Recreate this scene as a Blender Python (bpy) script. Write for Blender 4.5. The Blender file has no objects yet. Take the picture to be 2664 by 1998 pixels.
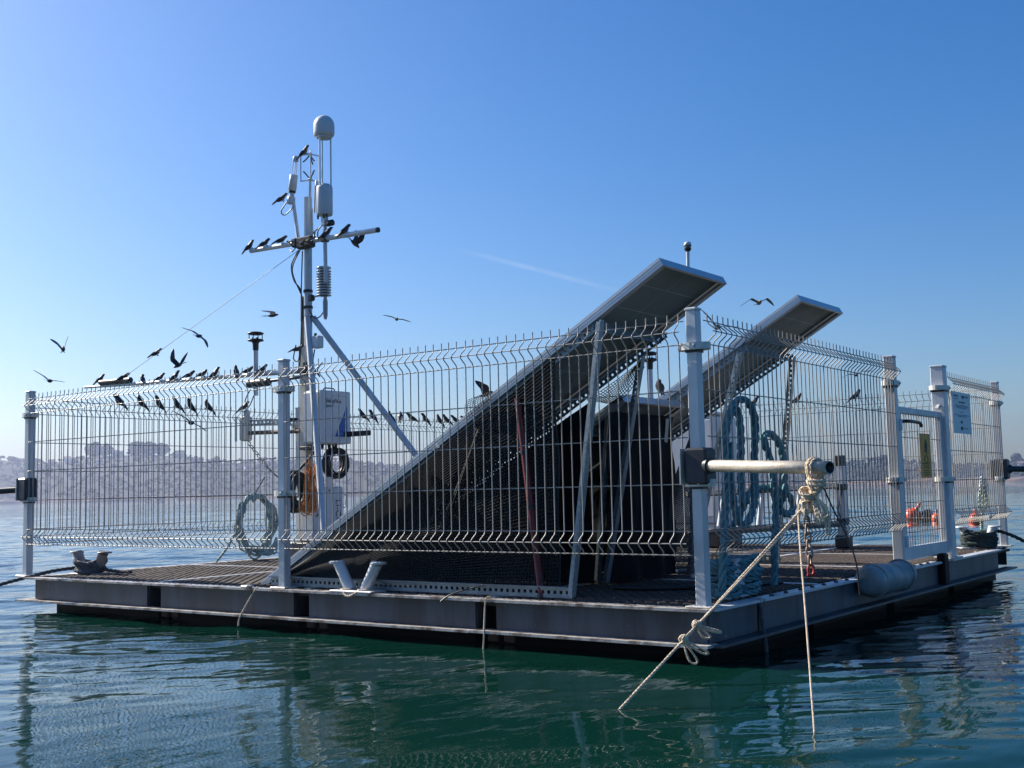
import bpy, math, random
import numpy as np
from mathutils import Vector, Matrix

sc = bpy.context.scene
col = sc.collection
random.seed(7)
rng = np.random.default_rng(7)
PI = math.pi
DK = 0.225                      # deck height above the water (z = 0)

# ------------------------------------------------------------------ camera
CAM = Vector((2.2705, -4.3878, 0.7255))
RGT = Vector((0.80272, 0.59595, -0.02217)).normalized()
FWD = Vector((-0.59183, 0.80064, 0.09331)).normalized()
UPV = RGT.cross(FWD).normalized()
cd = bpy.data.cameras.new('camera')
cd.sensor_width = 36.0
cd.lens = 2988.4 / 2664 * 36
cd.clip_start = 0.05
cd.clip_end = 6000
cam = bpy.data.objects.new('camera', cd)
cam.matrix_world = Matrix((
    (RGT.x, UPV.x, -FWD.x, CAM.x), (RGT.y, UPV.y, -FWD.y, CAM.y),
    (RGT.z, UPV.z, -FWD.z, CAM.z), (0, 0, 0, 1)))
col.objects.link(cam)
sc.camera = cam

# ------------------------------------------------------------------ sky, sun, exposure
AZ, EL = math.radians(4), math.radians(34)
SUN = Vector((-math.cos(EL) * math.cos(AZ), -math.cos(EL) * math.sin(AZ), math.sin(EL)))
w = bpy.data.worlds.new('World')
sc.world = w
w.use_nodes = True
wn = w.node_tree.nodes
wl = w.node_tree.links
wn.clear()
sky = wn.new('ShaderNodeTexSky')
sky.sky_type = 'NISHITA'
sky.sun_disc = False
sky.sun_elevation = EL
sky.sun_rotation = math.atan2(SUN.x, SUN.y)
sky.altitude = 0
sky.air_density = 1.0
sky.dust_density = 1.0
sky.ozone_density = 5.0
# a faint old vapour trail, part of the sky
d1 = (FWD + RGT * ((1170 - 1332) / 2988.4) - UPV * ((643 - 999) / 2988.4)).normalized()
d2 = (FWD + RGT * ((1640 - 1332) / 2988.4) - UPV * ((765 - 999) / 2988.4)).normalized()
tn = d1.cross(d2).normalized()
ta = (d2 - d1).normalized()
tcw = wn.new('ShaderNodeTexCoord')


def wmath(op, a, b=None, c=None):
    q = wn.new('ShaderNodeMath')
    q.operation = op
    for i_, v_ in enumerate((a, b, c)):
        if v_ is None:
            continue
        if hasattr(v_, 'node'):
            wl.new(v_, q.inputs[i_])
        else:
            q.inputs[i_].default_value = v_
    return q.outputs[0]


def wdot(vec):
    q = wn.new('ShaderNodeVectorMath')
    q.operation = 'DOT_PRODUCT'
    wl.new(tcw.outputs['Generated'], q.inputs[0])
    q.inputs[1].default_value = vec
    return q.outputs['Value']


nzw = wn.new('ShaderNodeTexNoise')
nzw.inputs['Scale'].default_value = 90
nzw.inputs['Detail'].default_value = 5
wl.new(tcw.outputs['Generated'], nzw.inputs['Vector'])
across = wmath('ABSOLUTE', wdot(tn))
wid = wmath('SUBTRACT', 1.0, wmath('DIVIDE', across, 0.0030))
wid = wmath('MAXIMUM', wid, 0.0)
s1, s2 = d1.dot(ta), d2.dot(ta)
al = wmath('DIVIDE', wmath('SUBTRACT', wdot(ta), s1), s2 - s1)
end = wmath('MAXIMUM', wmath('MULTIPLY', wmath('MULTIPLY', al, 4.0), wmath('SUBTRACT', 1.0, al)), 0.0)
front = wmath('GREATER_THAN', wdot((d1 + d2).normalized()), 0.5)
trail = wmath('MULTIPLY', wmath('MULTIPLY', wid, end), wmath('MULTIPLY', nzw.outputs['Fac'], front))
trail = wmath('MULTIPLY', trail, 0.22)
bg = wn.new('ShaderNodeBackground')
bg.inputs['Strength'].default_value = 0.079
wo = wn.new('ShaderNodeOutputWorld')
hsv = wn.new('ShaderNodeHueSaturation')
hsv.inputs['Saturation'].default_value = 1.32
hsv.inputs['Hue'].default_value = 0.505
wl.new(sky.outputs[0], hsv.inputs['Color'])
mixw = wn.new('ShaderNodeMix')
mixw.data_type = 'RGBA'
wl.new(trail, mixw.inputs[0])
wl.new(hsv.outputs[0], mixw.inputs[6])
mixw.inputs[7].default_value = (7.5, 7.5, 7.8, 1)
wl.new(mixw.outputs[2], bg.inputs['Color'])
wl.new(bg.outputs[0], wo.inputs[0])
sl = bpy.data.lights.new('sun', 'SUN')
sl.energy = 5.0
sl.angle = math.radians(0.53)
sl.color = (1.0, 0.93, 0.82)
so = bpy.data.objects.new('sun', sl)
so.rotation_euler = SUN.to_track_quat('Z', 'Y').to_euler()
so.location = (-20, -8, 20)
col.objects.link(so)
sc.view_settings.view_transform = 'Standard'
sc.view_settings.look = 'None'
sc.view_settings.exposure = 0.88
sc.view_settings.gamma = 1.0
sc.render.engine = 'CYCLES'
sc.cycles.max_bounces = 8
sc.cycles.volume_bounces = 1
sc.cycles.use_denoising = True

# ------------------------------------------------------------------ materials
MATS = {}


def mat(name, c, rough=0.5, metal=0.0, var=0.12, scale=6.0, bump=0.0, bscale=40.0, c2=None, spec=0.5, lo=0.35, hi=0.7, stretch=None, spots=None):
    """A base colour broken up by noise (wear and stains), with optional fine relief."""
    if name in MATS:
        return MATS[name]
    m = bpy.data.materials.new(name)
    m.use_nodes = True
    nt = m.node_tree
    n, l = nt.nodes, nt.links
    b = n['Principled BSDF']
    b.inputs['Roughness'].default_value = rough
    b.inputs['Metallic'].default_value = metal
    b.inputs['Specular IOR Level'].default_value = spec
    tc = n.new('ShaderNodeTexCoord')
    nz = n.new('ShaderNodeTexNoise')
    nz.inputs['Scale'].default_value = scale
    nz.inputs['Detail'].default_value = 8
    nz.inputs['Roughness'].default_value = 0.65
    if stretch:
        mp_ = n.new('ShaderNodeMapping')
        mp_.inputs['Scale'].default_value = stretch
        l.new(tc.outputs['Object'], mp_.inputs['Vector'])
        l.new(mp_.outputs[0], nz.inputs['Vector'])
    else:
        l.new(tc.outputs['Object'], nz.inputs['Vector'])
    cr = n.new('ShaderNodeValToRGB')
    cr.color_ramp.elements[0].position = lo
    cr.color_ramp.elements[1].position = hi
    if c2 is None:
        a = tuple(max(0, x * (1 - var)) for x in c)
        d = tuple(min(1, x * (1 + var)) for x in c)
    else:
        a, d = c2, c
    cr.color_ramp.elements[0].color = (*a, 1)
    cr.color_ramp.elements[1].color = (*d, 1)
    l.new(nz.outputs['Fac'], cr.inputs['Fac'])
    if spots:                        # bird droppings and scuffs
        ns = n.new('ShaderNodeTexNoise')
        ns.inputs['Scale'].default_value = 48
        ns.inputs['Detail'].default_value = 3
        l.new(tc.outputs['Object'], ns.inputs['Vector'])
        rs = n.new('ShaderNodeValToRGB')
        rs.color_ramp.elements[0].position = spots
        rs.color_ramp.elements[1].position = spots + 0.025
        l.new(ns.outputs['Fac'], rs.inputs['Fac'])
        mx = n.new('ShaderNodeMix')
        mx.data_type = 'RGBA'
        l.new(rs.outputs['Color'], mx.inputs[0])
        l.new(cr.outputs['Color'], mx.inputs[6])
        mx.inputs[7].default_value = (0.62, 0.60, 0.55, 1)
        l.new(mx.outputs[2], b.inputs['Base Color'])
    else:
        l.new(cr.outputs['Color'], b.inputs['Base Color'])
    if bump:
        nb = n.new('ShaderNodeTexNoise')
        nb.inputs['Scale'].default_value = bscale
        nb.inputs['Detail'].default_value = 4
        l.new(tc.outputs['Object'], nb.inputs['Vector'])
        bp = n.new('ShaderNodeBump')
        bp.inputs['Strength'].default_value = bump
        bp.inputs['Distance'].default_value = 0.01
        l.new(nb.outputs['Fac'], bp.inputs['Height'])
        l.new(bp.outputs['Normal'], b.inputs['Normal'])
    MATS[name] = m
    return m


GALV = mat('galvanised_steel', (0.56, 0.58, 0.60), 0.4, 0.15, 0.16, 9, 0.05, 60, spots=0.735, stretch=(1, 1, .35))
WIRE = mat('coated_wire', (0.33, 0.31, 0.28), 0.42, 0.2, 0.1, 30)
CLAMP = mat('cast_clamp', (0.66, 0.64, 0.58), 0.45, 0.2, 0.15, 20)
BEAM = mat('painted_beam', (0.075, 0.085, 0.105), 0.5, 0.0, 0.2, 5, 0.12, 25, stretch=(1, 1, 0.18), c2=(0.04, 0.038, 0.042), lo=0.4, hi=0.58, spots=0.72)
FLANGE = mat('worn_flange', (0.52, 0.49, 0.45), 0.5, 0.25, 0.2, 12, 0.1, 60, c2=(0.16, 0.11, 0.08), lo=0.38, hi=0.55, spots=0.66)
BLACKF = mat('float_plastic', (0.008, 0.008, 0.009), 0.5, 0, 0.3, 5, 0.1, 20, spec=0.06)
MATB = mat('rubber_mat', (0.115, 0.088, 0.07), 0.75, 0, 0.25, 4, c2=(0.055, 0.043, 0.038), spec=0.3, spots=0.685)
MATD = mat('rubber_mat_base', (0.03, 0.025, 0.024), 0.8, 0, 0.3, 5)
STRIP = mat('aluminium_strip', (0.55, 0.53, 0.50), 0.45, 0.3, 0.15, 12)
ALU = mat('aluminium_frame', (0.55, 0.57, 0.60), 0.34, 0.5, 0.06, 12)
BACK = mat('panel_backsheet', (0.25, 0.27, 0.27), 0.6, 0, 0.08, 4)  # a white sheet; the shade on its underside is put into this grey
CELL = mat('solar_cells', (0.012, 0.017, 0.045), 0.12, 0, 0.3, 5)
SLOT = mat('slotted_galvanised', (0.24, 0.29, 0.32), 0.45, 0.4, 0.25, 14)
NET = mat('black_netting', (0.012, 0.014, 0.016), 0.7, 0, 0.3, 10)
TARP = mat('black_tarpaulin', (0.010, 0.011, 0.014), 0.8, 0, 0.4, 3, 0.15, 8, spec=0.1)
RED = mat('red_paint', (0.12, 0.008, 0.013), 0.45, 0, 0.25, 10)
WHITE = mat('white_plastic', (0.58, 0.60, 0.62), 0.4, 0, 0.06, 4)
CREAM = mat('weathered_white', (0.66, 0.62, 0.54), 0.55, 0, 0.15, 6, c2=(0.42, 0.37, 0.30), lo=0.3, hi=0.6, spots=0.7)
BLACK = mat('black_plastic', (0.016, 0.016, 0.018), 0.42, 0, 0.3, 10)
DKBLUE = mat('dark_bracket', (0.03, 0.034, 0.045), 0.45, 0.2, 0.3, 12)
BLUE = mat('blue_print', (0.02, 0.10, 0.36), 0.4, 0, 0.05, 4)
PIPEM = mat('weathered_pipe', (0.66, 0.60, 0.50), 0.5, 0.15, 0.2, 22, 0.15, 90, c2=(0.40, 0.34, 0.26))
ROPEW = mat('white_rope', (0.70, 0.56, 0.40), 0.85, 0, 0.2, 40, 0.3, 200)
ROPEB = mat('blue_green_rope', (0.13, 0.28, 0.31), 0.8, 0, 0.3, 30, 0.3, 200)
ROPEG = mat('pale_green_rope', (0.66, 0.72, 0.66), 0.8, 0, 0.3, 14, 0.3, 200, c2=(0.34, 0.42, 0.35))
ROPED = mat('dark_mooring_rope', (0.11, 0.115, 0.12), 0.85, 0, 0.35, 25, 0.3, 200)
ORANGE = mat('orange_twine', (0.60, 0.19, 0.03), 0.8, 0, 0.3, 20)
CHAINM = mat('chain_steel', (0.40, 0.34, 0.29), 0.5, 0.5, 0.3, 30, c2=(0.2, 0.13, 0.09))
REDM = mat('red_shackle', (0.55, 0.04, 0.03), 0.45, 0, 0.2, 20)
BUOY = mat('orange_buoy', (0.75, 0.09, 0.02), 0.45, 0, 0.15, 6)
FENDM = mat('grey_fender', (0.42, 0.42, 0.40), 0.5, 0, 0.2, 5, 0.15, 15, c2=(0.16, 0.19, 0.19))
YELLOW = mat('yellow_sign', (1.0, 0.36, 0.05), 0.55, 0, 0.15, 8)
PAPER = mat('white_sign', (0.74, 0.74, 0.74), 0.5, 0, 0.05, 8)
INK = mat('black_ink', (0.02, 0.022, 0.03), 0.6, 0, 0.1, 8)
BIRD = mat('bird_dark', (0.016, 0.016, 0.022), 0.5, 0, 0.3, 40)
BIRDW = mat('bird_pale', (0.14, 0.12, 0.11), 0.7, 0, 0.15, 40)
RUST = mat('rusty_steel', (0.16, 0.10, 0.07), 0.7, 0.2, 0.3, 18, c2=(0.10, 0.055, 0.035))
TAN = mat('bollard_paint', (0.50, 0.43, 0.38), 0.55, 0.1, 0.2, 14, 0.1, 50, c2=(0.28, 0.2, 0.16))
WOODM = mat('grey_wood', (0.42, 0.36, 0.28), 0.7, 0, 0.2, 8, c2=(0.22, 0.18, 0.14))

# ------------------------------------------------------------------ mesh helpers


class MB:
    def __init__(s):
        s.v, s.f, s.m, s.sm = [], [], [], []

    def add(s, vs, fs, mi=0, smooth=False):
        o = len(s.v)
        s.v.extend([tuple(p) for p in vs])
        for q in fs:
            s.f.append(tuple(i + o for i in q))
            s.m.append(mi)
            s.sm.append(smooth)
        return s

    def box(s, c, d, rz=0.0, mi=0, M=None, bev=0.0):
        x, y, z = d[0] / 2, d[1] / 2, d[2] / 2
        if bev <= 0:
            vs = [Vector((a * x, b * y, e * z)) for e in (-1, 1) for b in (-1, 1) for a in (-1, 1)]
            fs = [(0, 2, 3, 1), (4, 5, 7, 6), (0, 1, 5, 4), (2, 6, 7, 3), (0, 4, 6, 2), (1, 3, 7, 5)]
        else:                                   # bevelled in plan: an octagonal prism with chamfered rims
            b = min(bev, x * .9, y * .9, z * .9)
            ring = [(x - b, -y), (x, -y + b), (x, y - b), (x - b, y), (-x + b, y), (-x, y - b), (-x, -y + b), (-x + b, -y)]
            vs = []
            for zz, k in ((-z, b), (-z + b, 0), (z - b, 0), (z, b)):
                for (px, py) in ring:
                    vs.append(Vector((px - math.copysign(min(k, abs(px)), px) if abs(px) > x - b * 1.01 else px,
                                      py - math.copysign(min(k, abs(py)), py) if abs(py) > y - b * 1.01 else py, zz)))
            fs = [tuple(reversed(range(8))), tuple(range(24, 32))]
            for r in range(3):
                for i in range(8):
                    j = (i + 1) % 8
                    fs.append((r * 8 + i, r * 8 + j, r * 8 + 8 + j, r * 8 + 8 + i))
        T = Matrix.Translation(Vector(c)) @ (M.to_4x4() if M is not None else Matrix.Rotation(rz, 4, 'Z'))
        return s.add([T @ p for p in vs], fs, mi)

    def bar(s, a, b, wd, hg, mi=0, up=(0, 0, 1)):
        """a square bar from a to b, wd wide across and hg along up"""
        a, b = Vector(a), Vector(b)
        d = b - a
        L = d.length
        d.normalize()
        u = Vector(up)
        r = d.cross(u)
        if r.length < 1e-4:
            r = d.cross(Vector((0, 1, 0)))
        r.normalize()
        u = r.cross(d).normalized()
        M = Matrix((d, r, u)).transposed()
        return s.box((a + b) / 2, (L, wd, hg), M=M, mi=mi)

    def tube(s, pts, r, n=8, mi=0, closed=False, cap=True):
        pts = [Vector(p) for p in pts]
        N = len(pts)
        rs = r if hasattr(r, '__len__') else [r] * N
        if N < 2:
            return s
        tg = []
        for i in range(N):
            if closed:
                t = pts[(i + 1) % N] - pts[i - 1]
            else:
                t = pts[min(i + 1, N - 1)] - pts[max(i - 1, 0)]
            if t.length < 1e-9:
                t = Vector((0, 0, 1))
            tg.append(t.normalized())
        nrm = tg[0].orthogonal().normalized()
        vs, fs = [], []
        for i in range(N):
            t = tg[i]
            nrm = (nrm - t * nrm.dot(t))
            if nrm.length < 1e-6:
                nrm = t.orthogonal()
            nrm.normalize()
            bn = t.cross(nrm)
            for k in range(n):
                a = 2 * PI * k / n
                vs.append(pts[i] + (nrm * math.cos(a) + bn * math.sin(a)) * rs[i])
        for i in range(N if closed else N - 1):
            j = (i + 1) % N
            for k in range(n):
                q = (k + 1) % n
                fs.append((i * n + k, i * n + q, j * n + q, j * n + k))
        s.add(vs, fs, mi, True)
        if cap and not closed:
            s.add(vs[:n], [tuple(reversed(range(n)))], mi)
            s.add(vs[-n:], [tuple(range(n))], mi)
        return s

    def lathe(s, prof, n=20, mi=0, c=(0, 0, 0), M=None, smooth=True):
        """prof: (radius, z) from bottom to top, around z at c (or turned by M)"""
        vs, fs = [], []
        for (r, z) in prof:
            for k in range(n):
                a = 2 * PI * k / n
                p = Vector((r * math.cos(a), r * math.sin(a), z))
                if M is not None:
                    p = M @ p
                vs.append(p + Vector(c))
        for i in range(len(prof) - 1):
            for k in range(n):
                q = (k + 1) % n
                fs.append((i * n + k, i * n + q, i * n + n + q, i * n + n + k))
        s.add(vs, fs, mi, smooth)
        if prof[0][0] > 1e-5:
            s.add(vs[:n], [tuple(reversed(range(n)))], mi)
        if prof[-1][0] > 1e-5:
            s.add(vs[-n:], [tuple(range(n))], mi)
        return s

    def mesh(s, name, mats):
        me = bpy.data.meshes.new(name)
        me.from_pydata(s.v, [], s.f)
        for m_ in (mats if isinstance(mats, (list, tuple)) else [mats]):
            me.materials.append(m_)
        me.polygons.foreach_set('material_index', s.m)
        me.polygons.foreach_set('use_smooth', s.sm)
        me.update()
        return me

    def build(s, name, mats, parent=None):
        return place(name, s.mesh(name, mats), parent)


def place(name, me, parent=None, M=None):
    """link a mesh; its coordinates are the world's, whatever its parent's origin"""
    o = bpy.data.objects.new(name, me)
    col.objects.link(o)
    if M is not None:
        o.matrix_basis = M
    if parent is not None:
        o.parent = parent
        q, inv = parent, Matrix.Identity(4)
        while q is not None:                 # only thing roots are moved
            inv = inv @ Matrix.Translation(-q.location) if q.parent is None else inv
            q = q.parent
        o.matrix_parent_inverse = inv if parent.parent is None else Matrix.Identity(4)
    return o


def tag(o, label=None, cat=None, group=None, kind=None):
    for k, v in (('label', label), ('category', cat), ('group', group), ('kind', kind)):
        if v:
            o[k] = v
    return o


def thing(name, loc, label, cat, group=None):
    o = bpy.data.objects.new(name, None)
    o.empty_display_size = 0.1
    o.location = loc
    col.objects.link(o)
    return tag(o, label, cat, group)


def spline(pts, step=0.02, closed=False):
    P = [Vector(p) for p in pts]
    n = len(P)
    out = []
    for i in range(n if closed else n - 1):
        if closed:
            a, b, c, d = P[i - 1], P[i], P[(i + 1) % n], P[(i + 2) % n]
        else:
            a, b, c, d = P[max(i - 1, 0)], P[i], P[i + 1], P[min(i + 2, n - 1)]
        k = max(2, int((c - b).length / step))
        for j in range(k):
            t = j / k
            out.append(0.5 * ((2 * b) + (c - a) * t + (2 * a - 5 * b + 4 * c - d) * t * t + (3 * b - a - 3 * c + d) * t ** 3))
    if not closed:
        out.append(P[-1])
    return out


def rope(mb, pts, r, step=None, pitch=None, strands=3, n=5, closed=False, mi=0):
    """a laid rope: strands wound round the path"""
    step = step or max(0.006, r * 0.9)
    pitch = pitch or r * 8
    c = spline(pts, step, closed)
    N = len(c)
    tl, L = [], 0
    for i in range(N):
        if i:
            L += (c[i] - c[i - 1]).length
        tl.append(L)
    if closed:
        tot = L + (c[0] - c[-1]).length
        pitch = tot / max(1, round(tot / pitch))
    nr = None
    fr = []
    for i in range(N):
        t = (c[(i + 1) % N] - c[i - 1]) if closed else (c[min(i + 1, N - 1)] - c[max(i - 1, 0)])
        if t.length < 1e-9:
            t = Vector((0, 0, 1))
        t.normalize()
        nr = t.orthogonal().normalized() if nr is None else (nr - t * nr.dot(t)).normalized()
        fr.append((nr.copy(), t.cross(nr)))
    for s_ in range(strands):
        p = []
        for i in range(N):
            a = 2 * PI * (tl[i] / pitch + s_ / strands)
            p.append(c[i] + (fr[i][0] * math.cos(a) + fr[i][1] * math.sin(a)) * r * 0.56)
        mb.tube(p, r * 0.50, n, mi, closed)
    return mb


def sag(a, b, d, k=8):
    a, b = Vector(a), Vector(b)
    return [a.lerp(b, t / k) - Vector((0, 0, d * 4 * (t / k) * (1 - t / k))) for t in range(k + 1)]


def slotted(mb, a, b, wd, th=0.003, pitch=0.03, hole=0.013, mi=0, up=(0, 0, 1), second=None):
    """a strip from a to b, pierced by a row of square holes; second: width of a solid flange at right angles"""
    a, b = Vector(a), Vector(b)
    d = b - a
    L = d.length
    d.normalize()
    u = Vector(up)
    r = d.cross(u)
    r.normalize()
    u = r.cross(d).normalized()          # strip lies in the d-u plane, thickness along r
    e = (wd - hole) / 2
    for sgn in (-1, 1):
        o = u * sgn * (hole / 2 + e / 2)
        mb.bar(a + o, b + o, th, e, mi, up=u)
    k = max(1, int(L / pitch))
    for i in range(k + 1):
        c = a + d * min(L, i * L / k)
        h = (pitch - hole) / 2
        mb.bar(c - d * h, c + d * h, th * 0.94, hole, mi, up=u)
    if second:
        o = u * (wd / 2) + r * (second / 2)
        mb.bar(a + o, b + o, second, th, mi, up=u)
    return mb


# ------------------------------------------------------------------ water
def make_water():
    # a polar sheet round the place the raft floats in front of; real waves where they can be told apart
    cx, cy = CAM.x, CAM.y
    rad = [0.6]
    while rad[-1] < 1680:
        r = rad[-1]
        rad.append(r + max(0.022, 0.0034 * r if r < 25 else (0.0034 + 0.0026 * (r - 25) / 35) * r if r < 60 else 0.006 * r * (1 + ((r - 60) / 70) ** 1.3)))
    rad[-1] = 1690
    rad = np.array(rad)
    a0 = math.atan2(FWD.y, FWD.x)
    fine = np.radians(np.arange(-46, 46.01, 0.2))
    coarse = np.radians(np.arange(48, 312.1, 4.0))
    ang = np.concatenate([fine, coarse]) + a0
    Rr, A = np.meshgrid(rad, ang, indexing='ij')
    X = cx + Rr * np.cos(A)
    Y = cy + Rr * np.sin(A)
    Zz = np.zeros_like(X)
    g = np.random.default_rng(3)
    dr = np.gradient(rad)[:, None]
    sp = np.maximum(dr, Rr * np.radians(0.2))
    # long-crested ripples: crests lie nearly across the view, tilted a little
    base = math.atan2(FWD.y, FWD.x) + 0.16
    S = np.clip(np.maximum(np.maximum((X - 0.15) / 0.9, (-0.9 - X) / 2.2), (Y - 4.5) / 2), 0, 1)
    calm = 0.17 + 0.83 * S * S * (3 - 2 * S)
    lee = 0.55 + 0.45 * np.sin(X * 0.45 + 1.0) * np.sin(Y * 0.38 + 0.4)
    for i in range(64):
        lam = 0.075 * (30 ** (i / 63.0))
        th = base + g.normal(0, 0.17 if lam < 0.7 else 0.42)
        k = 2 * PI / lam
        amp = (0.0044 if lam < 0.35 else 0.0032) * lam ** 0.92 * g.uniform(0.5, 1.3)
        fade = np.clip(lam / (2.6 * sp) - 1, 0, 1)
        env = 0.6 + 0.4 * np.sin(X * g.uniform(0.2, 0.8) + Y * g.uniform(0.2, 0.8) + g.uniform(0, 6))
        ph = g.uniform(0, 6.28)
        Zz += amp * fade * env * np.sin(k * (X * np.cos(th) + Y * np.sin(th)) + ph + 0.8 * np.sin(0.7 * k * 0.12 * (Y * np.cos(th) - X * np.sin(th)) + ph * 2))
    Zz *= calm * (0.55 + 0.45 * lee)
    nR, nA = X.shape
    vs = np.stack([X, Y, Zz], -1).reshape(-1, 3)
    fi = np.arange(nR - 1)[:, None] * nA
    fj = np.arange(nA)[None, :]
    fk = (fj + 1) % nA
    q = np.stack([fi + fj, fi + nA + fj, fi + nA + fk, fi + fk], -1).reshape(-1, 4)
    me = bpy.data.meshes.new('water')
    me.from_pydata(vs.tolist(), [], q.tolist() + [tuple(range(nA))])
    me.polygons.foreach_set('use_smooth', [True] * len(me.polygons))
    m = bpy.data.materials.new('sea_water')
    m.use_nodes = True
    n, l = m.node_tree.nodes, m.node_tree.links
    b = n['Principled BSDF']
    b.inputs['Base Color'].default_value = (0.0025, 0.026, 0.0195, 1)
    b.inputs['Roughness'].default_value = 0.015
    b.inputs['IOR'].default_value = 1.333
    tc = n.new('ShaderNodeTexCoord')
    mp = n.new('ShaderNodeMapping')
    mp.inputs['Rotation'].default_value = (0, 0, -a0 - 0.16)
    mp.inputs['Scale'].default_value = (1.0, 0.34, 1)
    l.new(tc.outputs['Object'], mp.inputs['Vector'])
    hs = []
    for scl, wgt in ((0.055, 9.0), (0.26, 3.2), (1.1, 1.0), (3.6, 0.5), (9.0, 0.18), (24.0, 0.05)):
        z = n.new('ShaderNodeTexNoise')
        z.inputs['Scale'].default_value = scl
        z.inputs['Detail'].default_value = 3
        l.new(mp.outputs[0], z.inputs['Vector'])
        mu = n.new('ShaderNodeMath')
        mu.operation = 'MULTIPLY'
        mu.inputs[1].default_value = wgt
        l.new(z.outputs['Fac'], mu.inputs[0])
        hs.append(mu)
    ad2 = hs[0]
    for h_ in hs[1:]:
        ad = n.new('ShaderNodeMath')
        l.new(ad2.outputs[0], ad.inputs[0])
        l.new(h_.outputs[0], ad.inputs[1])
        ad2 = ad
    # open water is rougher than the lee of the raft
    vd = n.new('ShaderNodeVectorMath')
    vd.operation = 'DISTANCE'
    vd.inputs[1].default_value = (-0.8, -1.6, 0)
    l.new(tc.outputs['Object'], vd.inputs[0])
    mr = n.new('ShaderNodeMapRange')
    mr.inputs['From Min'].default_value = 1.5
    mr.inputs['From Max'].default_value = 10.0
    mr.inputs['To Min'].default_value = 0.26
    mr.inputs['To Max'].default_value = 1.0
    l.new(vd.outputs['Value'], mr.inputs['Value'])
    bp = n.new('ShaderNodeBump')
    bp.inputs['Distance'].default_value = 0.045
    l.new(mr.outputs[0], bp.inputs['Strength'])
    l.new(ad2.outputs[0], bp.inputs['Height'])
    l.new(bp.outputs['Normal'], b.inputs['Normal'])
    me.materials.append(m)
    tag(place('water', me), 'green blue harbour water with long low ripples', 'water', kind='structure')


make_water()


# ------------------------------------------------------------------ far shore
def polar(ang_px, dist, z):
    """a point at image column ang_px (of 2664) and a ground distance from the camera"""
    a = math.atan2(FWD.y, FWD.x) - math.atan((ang_px - 1332) / 2988.4)
    return Vector((CAM.x + dist * math.cos(a), CAM.y + dist * math.sin(a), z))


RIDGE = [(-3500, 26), (-1500, 34), (-400, 31), (0, 29.5), (120, 27.5), (300, 28.5), (420, 30), (520, 27.5), (640, 25.5), (760, 24.5), (900, 22.5), (1050, 20.5),
         (1250, 18), (1500, 15.5), (1750, 13.5), (1950, 13), (2150, 14), (2300, 15), (2450, 12), (2560, 11.0), (2640, 13.5), (2760, 12), (3200, 15), (4500, 22), (7500, 20)]
RX = [r[0] for r in RIDGE]
RH = [r[1] for r in RIDGE]


def ground_h(px, t):
    h = np.interp(px, RX, RH)
    s = min(1.0, max(0.0, t))
    return 0.9 + (2 * h - 4.0) * (1 - (1 - s) ** 1.6) * (0.92 + 0.08 * math.sin(px * 0.013 + s * 4))


def make_shore():
    vs, fs = [], []
    cols = np.arange(-3500, 7501, 22)
    rows = [(1120, -1.2), (1126, 0.8)] + [(1126 + 300 * t, None) for t in np.linspace(0.05, 1, 12)] + [(1600, -1.2)]
    g = np.random.default_rng(5)
    for i, px in enumerate(cols):
        for j, (d, z) in enumerate(rows):
            d2 = d + (16 * math.sin(px * 0.004) + 8 * math.sin(px * 0.021)) * (j < 14)
            if z is None:
                z = ground_h(px, (d - 1126) / 300) + g.uniform(-0.5, 0.5)
            vs.append(polar(px, d2, z))
    k = len(rows)
    for i in range(len(cols) - 1):
        for j in range(k - 1):
            fs.append((i * k + j, i * k + j + 1, i * k + k + j + 1, i * k + k + j))
    mb = MB()
    mb.add(vs, fs, 0, True)
    m = mat('hillside_scrub', (0.036, 0.044, 0.025), 0.9, 0, 0.3, 0.02, c2=(0.022, 0.032, 0.018))
    tag(mb.build('hillside', m), 'hazy hillside along the far shore', 'hillside', kind='structure')
    # a bank of bare rock and red earth at the waterline
    rb = MB()
    vs, fs = [], []
    for i, px in enumerate(cols):
        wob = 16 * math.sin(px * 0.004) + 8 * math.sin(px * 0.021)
        for d, z in ((1112, -0.6), (1116, 1.6), (1124, 3.4 + 1.4 * math.sin(px * 0.05)), (1136, 3.8)):
            vs.append(polar(px, d + wob, z + g.uniform(-0.3, 0.3)))
    for i in range(len(cols) - 1):
        for j in range(3):
            fs.append((i * 4 + j, i * 4 + j + 1, i * 4 + 5 + j, i * 4 + 4 + j))
    rb.add(vs, fs, 0, False)
    m2 = mat('shore_rock', (0.26, 0.17, 0.13), 0.9, 0, 0.2, 0.05, c2=(0.13, 0.10, 0.085))
    tag(rb.build('shore_bank', m2), 'low reddish rock bank at the far waterline', 'bank', kind='structure')


make_shore()


def crown(mb, c, r, g, n=7, squash=0.85):
    """an uneven clump of leaf masses"""
    for _ in range(n):
        d = Vector(g.normal(0, 1, 3))
        d.normalize()
        p = Vector(c) + Vector((d.x, d.y, d.z * squash)) * r * g.uniform(0.25, 0.7)
        rr = r * g.uniform(0.32, 0.55)
        vs = []
        for (zz, q, k) in ((-0.85, 0.5, 5), (0.0, 1.0, 6), (0.8, 0.6, 5)):
            for i in range(6):
                a = 2 * PI * (i + 0.5 * (k == 5)) / 6
                j = g.uniform(0.75, 1.2)
                vs.append(p + Vector((math.cos(a) * q * j, math.sin(a) * q * j, zz * g.uniform(0.8, 1.15) * squash)) * rr)
        fs = [tuple(reversed(range(6))), tuple(range(12, 18))]
        for r_ in range(2):
            for i in range(6):
                fs.append((r_ * 6 + i, r_ * 6 + (i + 1) % 6, r_ * 6 + 6 + (i + 1) % 6, r_ * 6 + 6 + i))
        mb.add(vs, fs, 0, True)


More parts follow.
